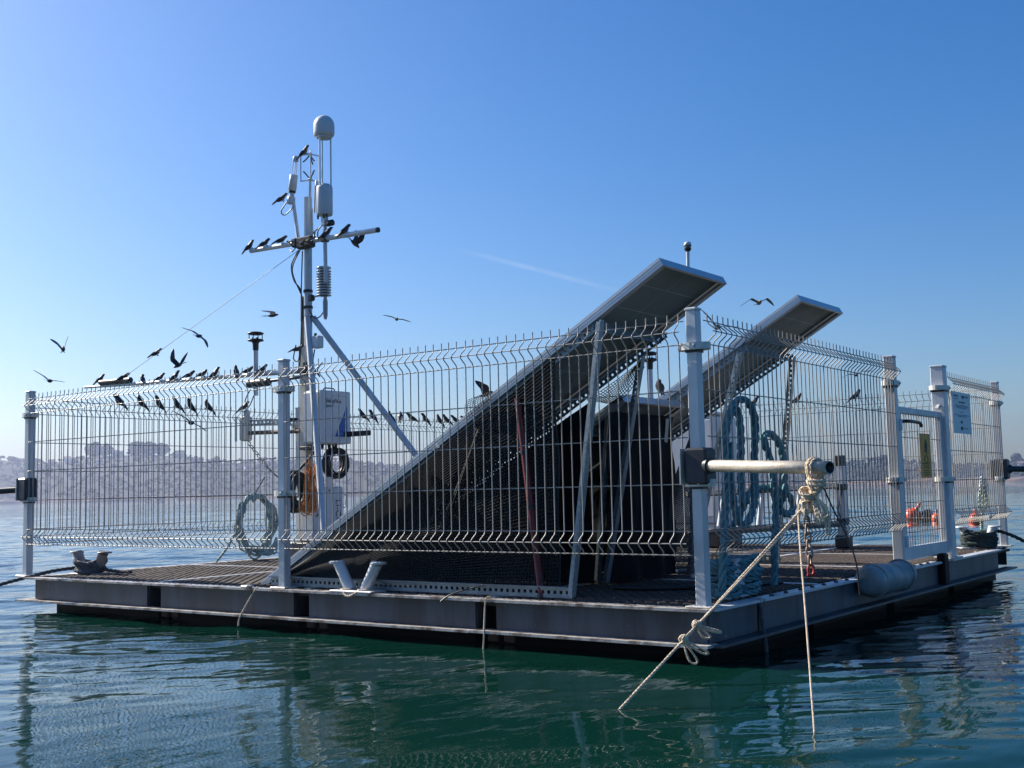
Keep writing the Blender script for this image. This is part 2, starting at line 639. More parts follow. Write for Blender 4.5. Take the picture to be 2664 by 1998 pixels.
def make_woods():
    g = np.random.default_rng(11)
    LEAF = mat('far_foliage', (0.040, 0.055, 0.028), 0.9, 0, 0.3, 0.06, c2=(0.022, 0.034, 0.018))
    mb = MB()
    for _ in range(3600):
        px = g.uniform(-900, 3600)
        t = g.uniform(0.02, 1.0)
        d = 1126 + 300 * t
        r = g.uniform(2.2, 4.8)
        mb_c = polar(px, d, ground_h(px, t) + r * 0.7)
        crown(mb, mb_c, r, g, 3, 0.7)
    tag(mb.build('woodland', LEAF), 'hazy woodland covering the far hillside', 'woodland', kind='stuff')
    BARK = mat('far_bark', (0.06, 0.05, 0.04), 0.9)
    spots = [(35, 2.4, 'rounded tree on the ridge nearest the left edge'), (88, 2.0, 'small tree on the ridge left of the corner post'), (243, 5.2, 'broad pale tree clump standing high on the ridge'),
             (270, 4.4, 'second broad clump just right of the pale ridge trees'), (355, 4.8, 'left end of the flat-topped ridge grove'), (385, 5.2, 'middle tree of the flat-topped ridge grove'),
             (418, 5.0, 'right end of the flat-topped ridge grove'), (462, 3.6, 'pointed tree right of the flat-topped grove'), (560, 2.6, 'low round tree on the ridge left of the middle post'),
             (905, 3.0, 'dark round tree on the ridge right of the white box'), (985, 2.4, 'small dark tree on the ridge near the pole foot'), (2290, 3.0, 'tall tree on the ridge left of the gate'), (2635, 3.0, 'round tree on the ridge at the right edge')]
    for px, r, lab in spots:
        z = ground_h(px, 1.0)
        r *= 2
        b = polar(px, 1400, z - 1.0)
        t = thing('ridge_tree', b, 'hazy ' + lab, 'tree', 'trees on the far ridge')
        mt = MB()
        mt.tube([b, b + Vector((0.1, 0, r * 0.9)), b + Vector((0.2, 0.2, r * 1.5))], [r * 0.14, r * 0.1, r * 0.05], 6)
        for k in range(3):
            a = k * 2.1
            mt.tube([b + Vector((0.1, 0, r * 0.8)), b + Vector((math.cos(a) * r * 0.5, math.sin(a) * r * 0.5, r * 1.3))], [r * 0.06, r * 0.03], 5)
        mt.build('trunk', BARK, t)
        mc = MB()
        crown(mc, b + Vector((0, 0, r * .72)), r * 1.1, g, 34, 0.8)
        mc.build('crown', LEAF, t)
    HW = mat('far_render_wall', (0.75, 0.73, 0.70), 0.8, 0, 0.06, 0.5)
    HR = mat('far_roof_tile', (0.22, 0.14, 0.11), 0.8, 0, 0.2, 0.5)
    GL = mat('far_window_glass', (0.03, 0.035, 0.045), 0.2)
    houses = [(50, .80, 8, 'left end of the hill, below the ridge trees'), (62, .62, 5, 'low on the slope near the left edge'), (132, .86, 7, 'on the ridge just right of the corner post'), (172, .92, 6, 'with a tall gable left of the tree clump'),
              (182, .84, 9, 'long and low left of the tree clump'), (252, .70, 6, 'below the broad pale tree clump'), (296, .88, 6, 'left of a pair beside the flat-topped grove'), (308, .88, 6, 'right of a pair beside the flat-topped grove'),
              (465, .88, 8, 'below the pointed ridge tree'), (520, .80, 5, 'between the grove and the middle post'), (640, .62, 5, 'on the slope left of the middle post'), (955, .80, 5, 'high on the slope right of the instrument box'),
              (990, .42, 6, 'low on the slope above the pole foot'), (1010, .60, 6, 'mid slope right of the pole foot'), (2655, .5, 11, 'on the point at the right edge')]
    for px, t, wd, lab in houses:
        d = 1126 + 300 * t
        b = polar(px, d, ground_h(px, t))
        rz = math.atan2(b.y - CAM.y, b.x - CAM.x) - PI / 2 + random.uniform(-.4, .4)
        h = thing('house', b, 'tiny white house ' + lab, 'house', 'houses on the far hillside')
        M = Matrix.Rotation(rz, 3, 'Z')
        T = lambda x, y, z: b + M @ Vector((x, y, z))
        dp, ht = 6.0, random.uniform(3.4, 5.5)
        MB().box(T(0, 0, ht / 2), (wd, dp, ht), M=M).build('wall', HW, h)
        rf = MB()
        q = [T(-wd / 2 - .4, -dp / 2 - .4, ht), T(wd / 2 + .4, -dp / 2 - .4, ht), T(wd / 2 + .4, dp / 2 + .4, ht), T(-wd / 2 - .4, dp / 2 + .4, ht), T(-wd / 2 - .4, 0, ht + 1.6), T(wd / 2 + .4, 0, ht + 1.6)]
        rf.add(q, [(0, 1, 5, 4), (2, 3, 4, 5), (0, 4, 3), (1, 2, 5), (0, 3, 2, 1)])
        rf.build('roof', HR, h)
        for k in (-0.28, 0.22):
            MB().box(T(k * wd, -dp / 2 - 0.04, ht * 0.55), (1.1, 0.12, 1.3), M=M).build('window', GL, h)


make_woods()


# ------------------------------------------------------------------ the raft
XL, XR, YF, YB = -5.12, 0.05, -0.06, 5.05
def Z(z):
    return DK + z


raft = thing('floating_raft', (-2.5, 2.5, 0), 'square steel framed floating raft with ribbed brown deck mats', 'raft')


def make_raft():
    T = 0.012
    # front: a web broken by recesses, under a top flange and over a longer bottom flange
    for a, b in ((-4.94, -3.735), (-3.60, -2.445), (-2.325, -1.19), (-1.064, 0.03)):
        MB().box(((a + b) / 2, -0.035, Z(-0.078)), (b - a, 0.012, 0.13)).build('front_beam', BEAM, raft)
    for a, b in ((-5.10, -3.733), (-3.729, -2.447), (-2.443, -1.191), (-1.187, 0.056)):
        MB().box(((a + b) / 2, -0.04, Z(-0.006)), (b - a, 0.085, T)).build('top_flange', FLANGE, raft)
        o = 0.004 * random.random()
        MB().box(((a + b) / 2 + 0.01, -0.062, Z(-0.149 - o)), (b - a - 0.002, 0.09, T)).build('bottom_flange', FLANGE, raft)
    for a, b in ((-3.735, -3.60), (-2.445, -2.325), (-1.19, -1.064)):
        MB().box(((a + b) / 2, 0.06, Z(-0.078)), (b - a + 0.02, 0.012, 0.13)).build('recess_plate', BLACKF, raft)
        for e in (a, b):
            MB().box((e, 0.012, Z(-0.078)), (0.008, 0.08, 0.128)).build('end_plate', BEAM, raft)
        # clip blocks between the floats under each recess
        for k in (-0.045, 0.055):
            MB().box(((a + b) / 2 + k, 0.08, Z(-0.195)), (0.07, 0.03, 0.05), bev=0.008).build('float_clip', RUST, raft)
    # right side
    for a, b in ((-0.03, 0.425), (0.445, 3.12), (3.37, 4.60)):
        MB().box((0.036, (a + b) / 2, Z(-0.076)), (0.012, b - a, 0.134)).build('side_beam', BEAM, raft)
        MB().box((0.036, (a + b) / 2, Z(-0.006)), (0.075, b - a - 0.004, T)).build('side_top_flange', GALV, raft)
    MB().box((0.060, 2.43, Z(-0.152)), (0.085, 4.95, T)).build('side_bottom_flange', BEAM, raft)
    MB().box((0.018, 3.245, Z(-0.08)), (0.012, 0.25, 0.14)).build('recess_plate', BLACKF, raft)
    MB().box((0.062, 3.17, Z(-0.05)), (0.05, 0.10, 0.2), bev=0.01).build('buffer_block', BLACKF, raft)
    for i in range(16):
        y = 0.6 + i * 0.155 + random.uniform(-.02, .02)
        MB().lathe([(0.012, 0), (0.012, 0.006), (0.006, 0.009)], 8, 0, (0.045, y, Z(0.0))).build('bolt_head', RUST, raft)
    # left and rear beams
    MB().box((-5.0, 2.48, Z(-0.078)), (0.012, 4.98, 0.13)).build('left_beam', BEAM, raft)
    MB().box((-5.045, 2.50, Z(-0.006)), (0.10, 5.05, T)).build('left_top_flange', FLANGE, raft)
    MB().box((-5.045, 2.50, Z(-0.150)), (0.10, 5.05, T)).build('left_bottom_flange', FLANGE, raft)
    MB().box((-2.5, 5.02, Z(-0.078)), (5.0, 0.012, 0.13)).build('rear_beam', BEAM, raft)
    MB().box((-2.5, 5.035, Z(-0.007)), (5.0, 0.09, T)).build('rear_top_flange', FLANGE, raft)
    # floats
    n = 4
    for i in range(n):
        for j in range(n):
            x0 = -4.93 + i * 1.245
            y0 = 0.03 + j * 1.245
            dy = 0.03 if j == 0 else 0.0
            dx = 0.05 if i == n - 1 else 0.0
            MB().box((x0 + 0.60 - dx / 2, y0 + 0.60 + dy / 2, Z(-0.285)), (1.17 - dx, 1.17 - dy, 0.26), bev=0.03).build('float', BLACKF, raft)
    # deck: a steel plate, mats of raised studs, light strips over the joints
    MB().box((-2.48, 2.5, Z(-0.028)), (5.02, 5.02, 0.018)).build('deck_plate', MATD, raft)
    xs = [(-4.98, -3.70), (-3.64, -2.42), (-2.36, -1.16), (-1.10, -0.005)]
    ys = [(0.01, 1.22), (1.28, 2.46), (2.52, 3.72), (3.78, 4.97)]
    for (a, b) in xs:
        for (c, d) in ys:
            mb = MB()
            mb.box(((a + b) / 2, (c + d) / 2, Z(-0.012)), (b - a, d - c, 0.012), mi=1)
            px, py = 0.062, 0.036
            for j in range(int((d - c) / py)):
                for i in range(int((b - a - 0.02) / px)):
                    x = a + 0.012 + i * px + (px / 2 if j % 2 else 0)
                    y = c + 0.008 + j * py
                    h = Z(0.004) + random.uniform(-0.001, 0.001)
                    vs = [(x, y, Z(-0.006)), (x + 0.05, y, Z(-0.006)), (x + 0.05, y + 0.026, Z(-0.006)), (x, y + 0.026, Z(-0.006)),
                          (x + .005, y + .005, h), (x + 0.045, y + .005, h), (x + 0.045, y + 0.021, h), (x + .005, y + 0.021, h)]
                    mb.add(vs, [(4, 5, 6, 7), (0, 1, 5, 4), (1, 2, 6, 5), (2, 3, 7, 6), (3, 0, 4, 7)])
            o = mb.build('deck_mat', [MATB, MATD], raft)
            o['kind'] = 'stuff'
    for x in (-3.67, -2.39, -1.13):
        MB().box((x, 2.49, Z(0.001)), (0.052, 4.96, 0.008)).build('joint_strip', STRIP, raft)
    for y in (1.25, 2.49, 3.75):
        for (a, b) in xs:
            MB().box(((a + b) / 2, y, Z(0.0)), (b - a - 0.006, 0.05, 0.006)).build('cross_strip', STRIP, raft)


make_raft()


# ------------------------------------------------------------------ fence posts
def fence_post(x, y, label, H=1.255, s=0.05, top=1.10, low=0.52, outdir=(0, -1), z0=0.0, clamps=True):
    t = thing('fence_post', (x, y, Z(z0)), label, 'fence post', 'posts of the raft fence')
    mb = MB()
    mb.box((x, y, Z(z0) + H / 2), (s, s, H), bev=0.004)
    mb.build('tube', GALV, t)
    MB().box((x, y, Z(z0) + H + 0.006), (s + 0.006, s + 0.006, 0.014), bev=0.004).build('cap', GALV, t)
    MB().box((x, y - 0.005, Z(z0) + 0.005), (s + 0.07, s + 0.05, 0.009), bev=0.003).build('base_plate', CLAMP, t)
    if clamps:
        ox, oy = outdir
        for z in (top, low):
            c = MB()
            pr = []
            w2 = s / 2 + 0.012
            # an oval collar drawn out to both sides
            lx, ly = (1, 0) if abs(oy) > 0.5 else (0, 1)
            for k in range(20):
                a = 2 * PI * k / 20
                u, v = math.cos(a) * (w2 + 0.038), math.sin(a) * (w2 + 0.008)
                pr.append((x + u * lx + v * ox, y + u * ly + v * oy))
            vs = [(p[0], p[1], Z(z) - 0.015) for p in pr] + [(p[0], p[1], Z(z) + 0.015) for p in pr]
            c.add(vs, [(i, (i + 1) % 20, 20 + (i + 1) % 20, 20 + i) for i in range(20)] + [tuple(range(20, 40)), tuple(reversed(range(20)))])
            co = c.build('clamp', CLAMP, t)
            bx, by = x + ox * (w2 + 0.006) + lx * 0.02, y + oy * (w2 + 0.006) + ly * 0.02
            MB().lathe([(0.008, -0.006), (0.008, 0.004), (0.005, 0.007)], 6, 0, (bx, by, Z(z)), Matrix.Rotation(PI / 2, 3, 'X') if abs(oy) > .5 else Matrix.Rotation(PI / 2, 3, 'Y')).build('bolt', GALV, co)
            MB().box((x, y, Z(z) - 0.021), (s + 0.008, s + 0.008, 0.010)).build('gasket', BLACK, co)
    return t


fence_post(-5.12, 0.0, 'grey corner post at the left end of the front fence')
fence_post(-2.56, 0.0, 'grey post in the middle of the front fence')
fence_post(0.0, 0.0, 'nearest grey corner post, carrying the pale pipe arm')
fence_post(0.0, 2.53, 'grey post left of the gate, where the gate hangs', s=0.06, outdir=(1, 0))
fence_post(0.0, 3.52, 'taller broad post right of the gate, with the gate latch', H=1.27, s=0.085, outdir=(1, 0), top=1.13)
fence_post(0.0, 4.985, 'far corner post at the right edge of the raft', outdir=(1, 0))
fence_post(-5.12, 4.985, 'rear corner post far behind the solar panels', outdir=(-1, 0))
fence_post(-5.12, 2.50, 'post of the left fence behind the mast', outdir=(-1, 0))
fence_post(-2.56, 4.985, 'rear fence post hidden behind the solar panels', outdir=(0, 1))

# ------------------------------------------------------------------ welded wire panels
ROWS = [(1.210, 0.0), (1.160, 0.045), (1.110, 0.0), (0.912, 0.0), (0.713, 0.0), (0.515, 0.0), (0.317, 0.0), (0.267, 0.045), (0.217, 0.0)]
PROF = [(1.242, 0.0), (1.212, 0.0), (1.196, 0.006), (1.170, 0.038), (1.160, 0.043), (1.150, 0.038), (1.124, 0.006), (1.108, 0.0), (0.8, 0.0), (0.5, 0.0),
        (0.318, 0.0), (0.302, 0.006), (0.278, 0.038), (0.267, 0.043), (0.256, 0.038), (0.232, 0.006), (0.212, 0.0)]
RW = 0.0028
_vw = {}


def vert_mesh(key, prof):
    if key not in _vw:
        _vw[key] = MB().tube([(0, d, z) for (z, d) in prof], RW, 6).mesh('vertical_wire', WIRE)
    return _vw[key]


def fence_panel(p0, p1, out, label, dz=0.0, n=None, name='wire_fence'):
    """p0 to p1 along the fence; out: unit vector pointing off the raft, where the folds point"""
    p0, p1, out = Vector(p0), Vector(p1), Vector(out)
    d = p1 - p0
    L = d.length
    d.normalize()
    b = Vector((p0.x, p0.y, Z(0.21)))
    t = thing(name, b, label, 'fence', 'welded wire panels of the raft fence')
    n = n or int(L / 0.05)
    me = vert_mesh('std', PROF)
    # local frame: x along the fence, y outwards
    Rm = Matrix(((d.x, out.x, 0, 0), (d.y, out.y, 0, 0), (0, 0, 1, 0), (0, 0, 0, 1)))
    for i in range(n):
        s = L * (i + 0.5) / n + random.uniform(-.0012, .0012)
        p = p0 + d * s
        lean = Matrix.Rotation(random.gauss(0, 0.0016), 4, 'Y')
        place('vertical_wire', me, t, Matrix.Translation((p.x, p.y, Z(dz))) @ Rm @ lean)
    hm = MB().tube([(0.0, 0, 0), (L * 0.5, 0, 0), (L, 0, 0)], RW, 6).mesh('horizontal_wire', WIRE)
    for (z, off) in ROWS:
        sh = out * (off - 2 * RW if off > 0 else -2 * RW * 0.95)
        p = p0 + sh
        place('horizontal_wire', hm, t, Matrix.Translation((p.x, p.y, Z(z + dz))) @ Rm)
    return t


e = 0.032
fence_panel((-5.12 + e, -0.035, 0), (-2.56 - e, -0.035, 0), (0, -1, 0), 'left wire panel of the front fence, in front of the rope coil')
fence_panel((-2.56 + e, -0.035, 0), (0 - e, -0.035, 0), (0, -1, 0), 'right wire panel of the front fence, in front of the near solar panel')
fence_panel((0.037, e, 0), (0.037, 2.53 - e, 0), (1, 0, 0), 'wire panel of the right side where the blue ropes hang', dz=0.005)
fence_panel((0.037, 3.57, 0), (0.037, 4.985 - e, 0), (1, 0, 0), 'short wire panel of the right side carrying the white notice')
fence_panel((-5.155, e, 0), (-5.155, 2.50 - e, 0), (-1, 0, 0), 'front wire panel of the left side, under the perched birds')
fence_panel((-5.155, 2.50 + e, 0), (-5.155, 4.985 - e, 0), (-1, 0, 0), 'rear wire panel of the left side, beyond the mast')
fence_panel((-5.12 + e, 5.02, 0), (-2.56 - e, 5.02, 0), (0, 1, 0), 'rear fence wire panel hidden mostly by the solar panels')
fence_panel((-2.56 + e, 5.02, 0), (0 - e, 5.02, 0), (0, 1, 0), 'rear fence wire panel seen behind the blue ropes')


# ------------------------------------------------------------------ gate
def make_gate():
    y0, y1 = 2.60, 3.455
    z0, z1 = 0.035, 0.965
    t = thing('wire_gate', (0, y0, Z(z0)), 'narrow wire gate with a steel frame on the right side', 'gate')
    MB().box((0, y0, Z((z0 + z1) / 2)), (0.04, 0.04, z1 - z0), bev=0.003).build('hinge_stile', GALV, t)
    MB().box((0, y1, Z((z0 + z1) / 2)), (0.04, 0.04, z1 - z0), bev=0.003).build('latch_stile', GALV, t)
    MB().box((0, (y0 + y1) / 2, Z(z1 - 0.02)), (0.038, y1 - y0 - 0.042, 0.04), bev=0.003).build('top_rail', GALV, t)
    MB().box((0, (y0 + y1) / 2, Z(z0 + 0.04)), (0.038, y1 - y0 - 0.042, 0.08), bev=0.003).build('bottom_rail', GALV, t)
    vm = MB().tube([(0, 0, Z(z0 + 0.07)), (0, 0, Z(0.5)), (0, 0, Z(z1 - 0.03))], RW, 6).mesh('vertical_wire', WIRE)
    n = 16
    for i in range(n):
        place('vertical_wire', vm, t, Matrix.Translation((0.012, y0 + 0.02 + (y1 - y0 - 0.04) * (i + .5) / n, 0)))
    hm = MB().tube([(0, y0 + 0.015, 0), (0, y1 - 0.015, 0)], RW, 6).mesh('horizontal_wire', WIRE)
    for z in (0.78, 0.58, 0.38, 0.2):
        place('horizontal_wire', hm, t, Matrix.Translation((0.006, 0, Z(z))))
    h = MB()
    h.tube(spline([(0.035, 2.60, Z(0.872)), (0.06, 2.63, Z(0.873)), (0.062, 2.75, Z(0.873)), (0.06, 2.87, Z(0.868)), (0.055, 2.90, Z(0.85))], 0.02), 0.011, 8)
    h.build('handle', BLACK, t)
    for z in (0.15, 0.85):
        MB().lathe([(0.014, -0.035), (0.014, 0.035)], 10, 0, (0.03, 2.575, Z(z))).build('hinge', GALV, t)
    k = MB()
    k.bar((0.0, 3.44, Z(0.985)), (0.0, 3.50, Z(1.02)), 0.02, 0.02)
    k.build('latch_tongue', CLAMP, t)


make_gate()


def make_signs():
    # yellow hazard plate on the gate
    t = thing('warning_sign', (0.03, 2.96, Z(0.53)), 'narrow yellow electrical warning plate tied to the gate', 'sign')
    y0, y1, z0, z1 = 2.95, 3.16, 0.53, 0.81
    MB().box((0.026, (y0 + y1) / 2, Z((z0 + z1) / 2)), (0.004, y1 - y0, z1 - z0)).build('plate', YELLOW, t)
    X = 0.0295

    def flat(name, pts, m, x=X):
        mb = MB()
        n = len(pts)
        vs = [(x, p[0], Z(p[1])) for p in pts] + [(x + 0.001, p[0], Z(p[1])) for p in pts]
        mb.add(vs, [tuple(range(n, 2 * n)), tuple(reversed(range(n)))] + [(i, (i + 1) % n, n + (i + 1) % n, n + i) for i in range(n)])
        return mb.build(name, m, t)
    yc = (y0 + y1) / 2
    flat('bolt_symbol', [(yc + .012, .775), (yc - .006, .76), (yc - .022, .722), (yc - .01, .715), (yc - .026, .69), (yc + .002, .70), (yc + .02, .675), (yc + .018, .712), (yc + .026, .735)], INK)
    for k in range(14):
        a0_, a1_ = 2 * PI * k / 14, 2 * PI * (k + 1) / 14
        flat('ring_mark', [(yc + math.cos(a) * r * 1.4, .645 + math.sin(a) * r) for a, r in ((a0_, .022), (a1_, .022), (a1_, .027), (a0_, .027))], mat('sign_mark', (0.16, 0.09, 0.02), .6))
    for z, ww in ((.605, .05), (.592, .06), (.575, .045), (.562, .06), (.549, .04)):
        flat('text_line', [(yc - ww, z), (yc + ww, z), (yc + ww, z + .005), (yc - ww, z + .005)], mat('sign_mark', (0.16, 0.09, 0.02), .6))
    flat('band', [(y0 + .004, .618), (y1 - .004, .618), (y1 - .004, .622), (y0 + .004, .622)], mat('sign_mark', (0.16, 0.09, 0.02), .6))
    # white notice on the short panel
    t = thing('white_notice', (0.05, 3.62, Z(0.83)), 'white printed notice board fixed to the short panel right of the gate', 'sign')
    y0, y1, z0, z1 = 3.615, 4.055, 0.83, 1.115
    MB().box((0.050, (y0 + y1) / 2, Z((z0 + z1) / 2)), (0.006, y1 - y0, z1 - z0)).build('board', PAPER, t)
    X2 = 0.0545

    def line(y, z, ww, hh, nm='text_line'):
        mb = MB()
        mb.box((X2, y, Z(z)), (0.002, ww, hh))
        mb.build(nm, INK if nm != 'text_line' else mat('grey_ink', (0.12, 0.15, 0.22), .6), t)
    yc = (y0 + y1) / 2
    line(yc - .13, 1.088, .10, .010)
    line(yc + .04, 1.085, .05, .018, 'emblem')
    line(yc + .13, 1.088, .07, .010)
    line(yc - .12, 1.068, .08, .004)
    line(yc + .01, 1.046, .14, .008, 'heading')
    for z, ww in ((1.024, .30), (1.015, .34), (1.006, .24), (.978, .06), (.957, .36), (.948, .20)):
        for k in range(6):
            line(yc + (k - 2.5) * ww / 6, z, ww / 6 * random.uniform(.6, .92), .0035)
    for z, ww in ((.915, .03), (.909, .05), (.903, .03)):
        line(yc - .02, z, ww, .005, 'emblem')
    line(yc - .02, .866, .045, .022, 'emblem')
    line(yc + .08, .866, .10, .004)


make_signs()


# ------------------------------------------------------------------ solar arrays
ALPHA = math.radians(29.65)
SD = Vector((math.cos(ALPHA), 0, math.sin(ALPHA)))      # up the slope
SN = Vector((-math.sin(ALPHA), 0, math.cos(ALPHA)))     # out of the glass, towards the sun
YV = Vector((0, 1, 0))
SM = Matrix((SD, YV, SN)).transposed()


def solar_array(x0, z0, y0, y1, lens, label, legs, cross, rails=True):
    foot = Vector((x0, y0, Z(z0)))
    t = thing('solar_panel_array', foot, label, 'solar panel', 'tilted solar panel arrays on the raft')
    W = y1 - y0
    s = 0.0
    H = 0.042
    P = lambda a, b, c: foot + SD * a + YV * b + SN * c
    for L in lens:
        m = MB()
        m.box(P(s + L / 2, 0.006, 0), (L, 0.012, H), M=SM)
        m.box(P(s + L / 2, W - 0.006, 0), (L, 0.012, H), M=SM)
        m.box(P(s + 0.006, W / 2, 0), (0.012, W - 0.024, H - .001), M=SM)
        m.box(P(s + L - 0.006, W / 2, 0), (0.012, W - 0.024, H - .001), M=SM)
        # inward lips on the underside
        m.box(P(s + L / 2, 0.025, -H / 2 + 0.0015), (L - 0.03, 0.026, 0.002), M=SM)
        m.box(P(s + L / 2, W - 0.025, -H / 2 + 0.0015), (L - 0.03, 0.026, 0.002), M=SM)
        # grooves along the outer face of the frame
        m.box(P(s + L / 2, -0.001, 0.008), (L, 0.003, 0.003), M=SM)
        m.box(P(s + L / 2, -0.001, -0.006), (L, 0.003, 0.003), M=SM)
        fr = m.build('module_frame', ALU, t)
        MB().box(P(s + L / 2, W / 2, 0.012), (L - 0.026, W - 0.026, 0.004), M=SM).build('backsheet', BACK, fr)
        MB().box(P(s + L / 2, W / 2, 0.0165), (L - 0.026, W - 0.026, 0.004), M=SM).build('glass', CELL, fr)
        nx, ny = max(2, int(L / 0.16)), max(2, int(W / 0.16))
        for i in range(1, nx):          # pale seams between the cells show through the back
            MB().box(P(s + L * i / nx, W / 2, 0.0096), (0.0022, W - 0.05, 0.0008), M=SM).build('cell_seam', WHITE, fr)
        MB().box(P(s + L / 2, W / 2, 0.0092), (L - 0.05, 0.003, 0.0008), M=SM).build('cell_seam', WHITE, fr)
        s += L + 0.015
    tot = s
    if rails:
        for b in (0.02, W - 0.02):
            mb = MB()
            slotted(mb, P(0.02, b, -0.042), P(tot - 0.42, b, -0.042), 0.040, 0.003, 0.032, 0.013, up=SN)
            mb.build('slotted_rail', SLOT, t)
    for a, wd in cross:
        mb = MB()
        slotted(mb, P(a, 0.01, -0.045), P(a, W - 0.01, -0.045), 0.04, 0.003, 0.03, 0.013, up=SN, second=0.03)
        mb.build('slotted_crossbar', SLOT, t)
    for a, b in legs:
        mb = MB()
        slotted(mb, (a[0], a[1], Z(a[2])), (b[0], b[1], Z(b[2])), 0.042, 0.0035, 0.03, 0.012, up=(1, 0, 0), second=0.036)
        mb.build('slotted_leg', SLOT, t)
    return t


solar_array(-2.885, -0.002, 0.12, 0.765, (1.52, 1.54), 'near solar panel array leaning up to the right behind the front fence',
            [((-0.53, 0.10, 1.275), (-0.672, 0.012, 0.02)), ((-0.705, 0.775, 1.19), (-0.98, 0.80, 0.02))], [(2.62, 0), (1.51, 0)])
solar_array(-2.80, 0.012, 1.54, 2.17, (1.51, 1.525), 'far solar panel array leaning up behind the blue ropes',
            [((-0.51, 1.53, 1.24), (-0.86, 1.50, 0.02)), ((-0.469, 2.18, 1.28), (-0.766, 2.47, 0.01))], [(2.62, 0), (1.51, 0)])
solar_array(-2.56, 0.0, 0.80, 1.475, (0.98, 0.98), 'lower solar panel array between the near and far ones',
            [((-0.95, 0.83, 0.90), (-1.05, 0.83, 0.02)), ((-0.95, 1.45, 0.90), (-1.05, 1.45, 0.02))], [(1.7, 0)], rails=False)


def base_rails():
    for y, x0, x1, lab in ((0.045, -2.72, -0.70, 'slotted base rail on the deck edge below the near solar panel'), (2.60, -1.75, -0.79, 'slotted base rail on the deck behind the far solar panel')):
        mb = MB()
        slotted(mb, (x0, y, Z(0.033)), (x1, y, Z(0.033)), 0.052, 0.003, 0.034, 0.016, second=0.035)
        tag(mb.build('base_rail', SLOT), lab, 'rail')
    t = thing('red_pole', (-0.845, 0.03, Z(0.005)), 'dark red pole propping the near solar panel', 'pole')
    MB().tube([(-0.87, 0.06, Z(0.015)), (-0.915, 0.072, Z(0.3)), (-1.015, 0.10, Z(0.95))], [0.020, 0.018, 0.016], 10).build('shaft', RED, t)
    MB().tube([(-0.9325, 0.077, Z(0.42)), (-0.9345, 0.0775, Z(0.435))], 0.021, 10).build('collar', BLACK, t)
    MB().tube([(-0.973, 0.0885, Z(0.68)), (-0.975, 0.089, Z(0.695))], 0.020, 10).build('collar', BLACK, t)
    MB().lathe([(0.026, 0), (0.024, 0.02)], 12, 0, (-0.87, 0.06, Z(0.005))).build('foot', BLACK, t)


base_rails()


# ------------------------------------------------------------------ netting and sheets under the panels
def net(name, fn, nu, nv, wd, label, cat='netting', inside=None):
    """crossing threads over the surface fn(u, v); inside(u, v) keeps a part of it"""
    mb = MB()
    for axis in (0, 1):
        N, Mx = (nu, nv) if axis == 0 else (nv, nu)
        for i in range(N + 1):
            run = []
            for j in range(Mx + 1):
                u, v = (i / N, j / Mx) if axis == 0 else (j / Mx, i / N)
                if inside is None or inside(u, v):
                    run.append(fn(u, v))
                    if j < Mx:
                        continue
                if len(run) > 1:
                    seg(mb, run, wd)
                run = []
    return tag(mb.build(name, NET), label, cat, kind='stuff' if cat is None else None)


def seg(mb, run, wd):
    step = max(1, len(run) // 14)
    pts = run[::step]
    if pts[-1] is not run[-1]:
        pts.append(run[-1])
    mb.tube(pts, wd / 2, 3, cap=False)


def under(x):
    return (x + 2.845) * math.tan(ALPHA) - 0.035


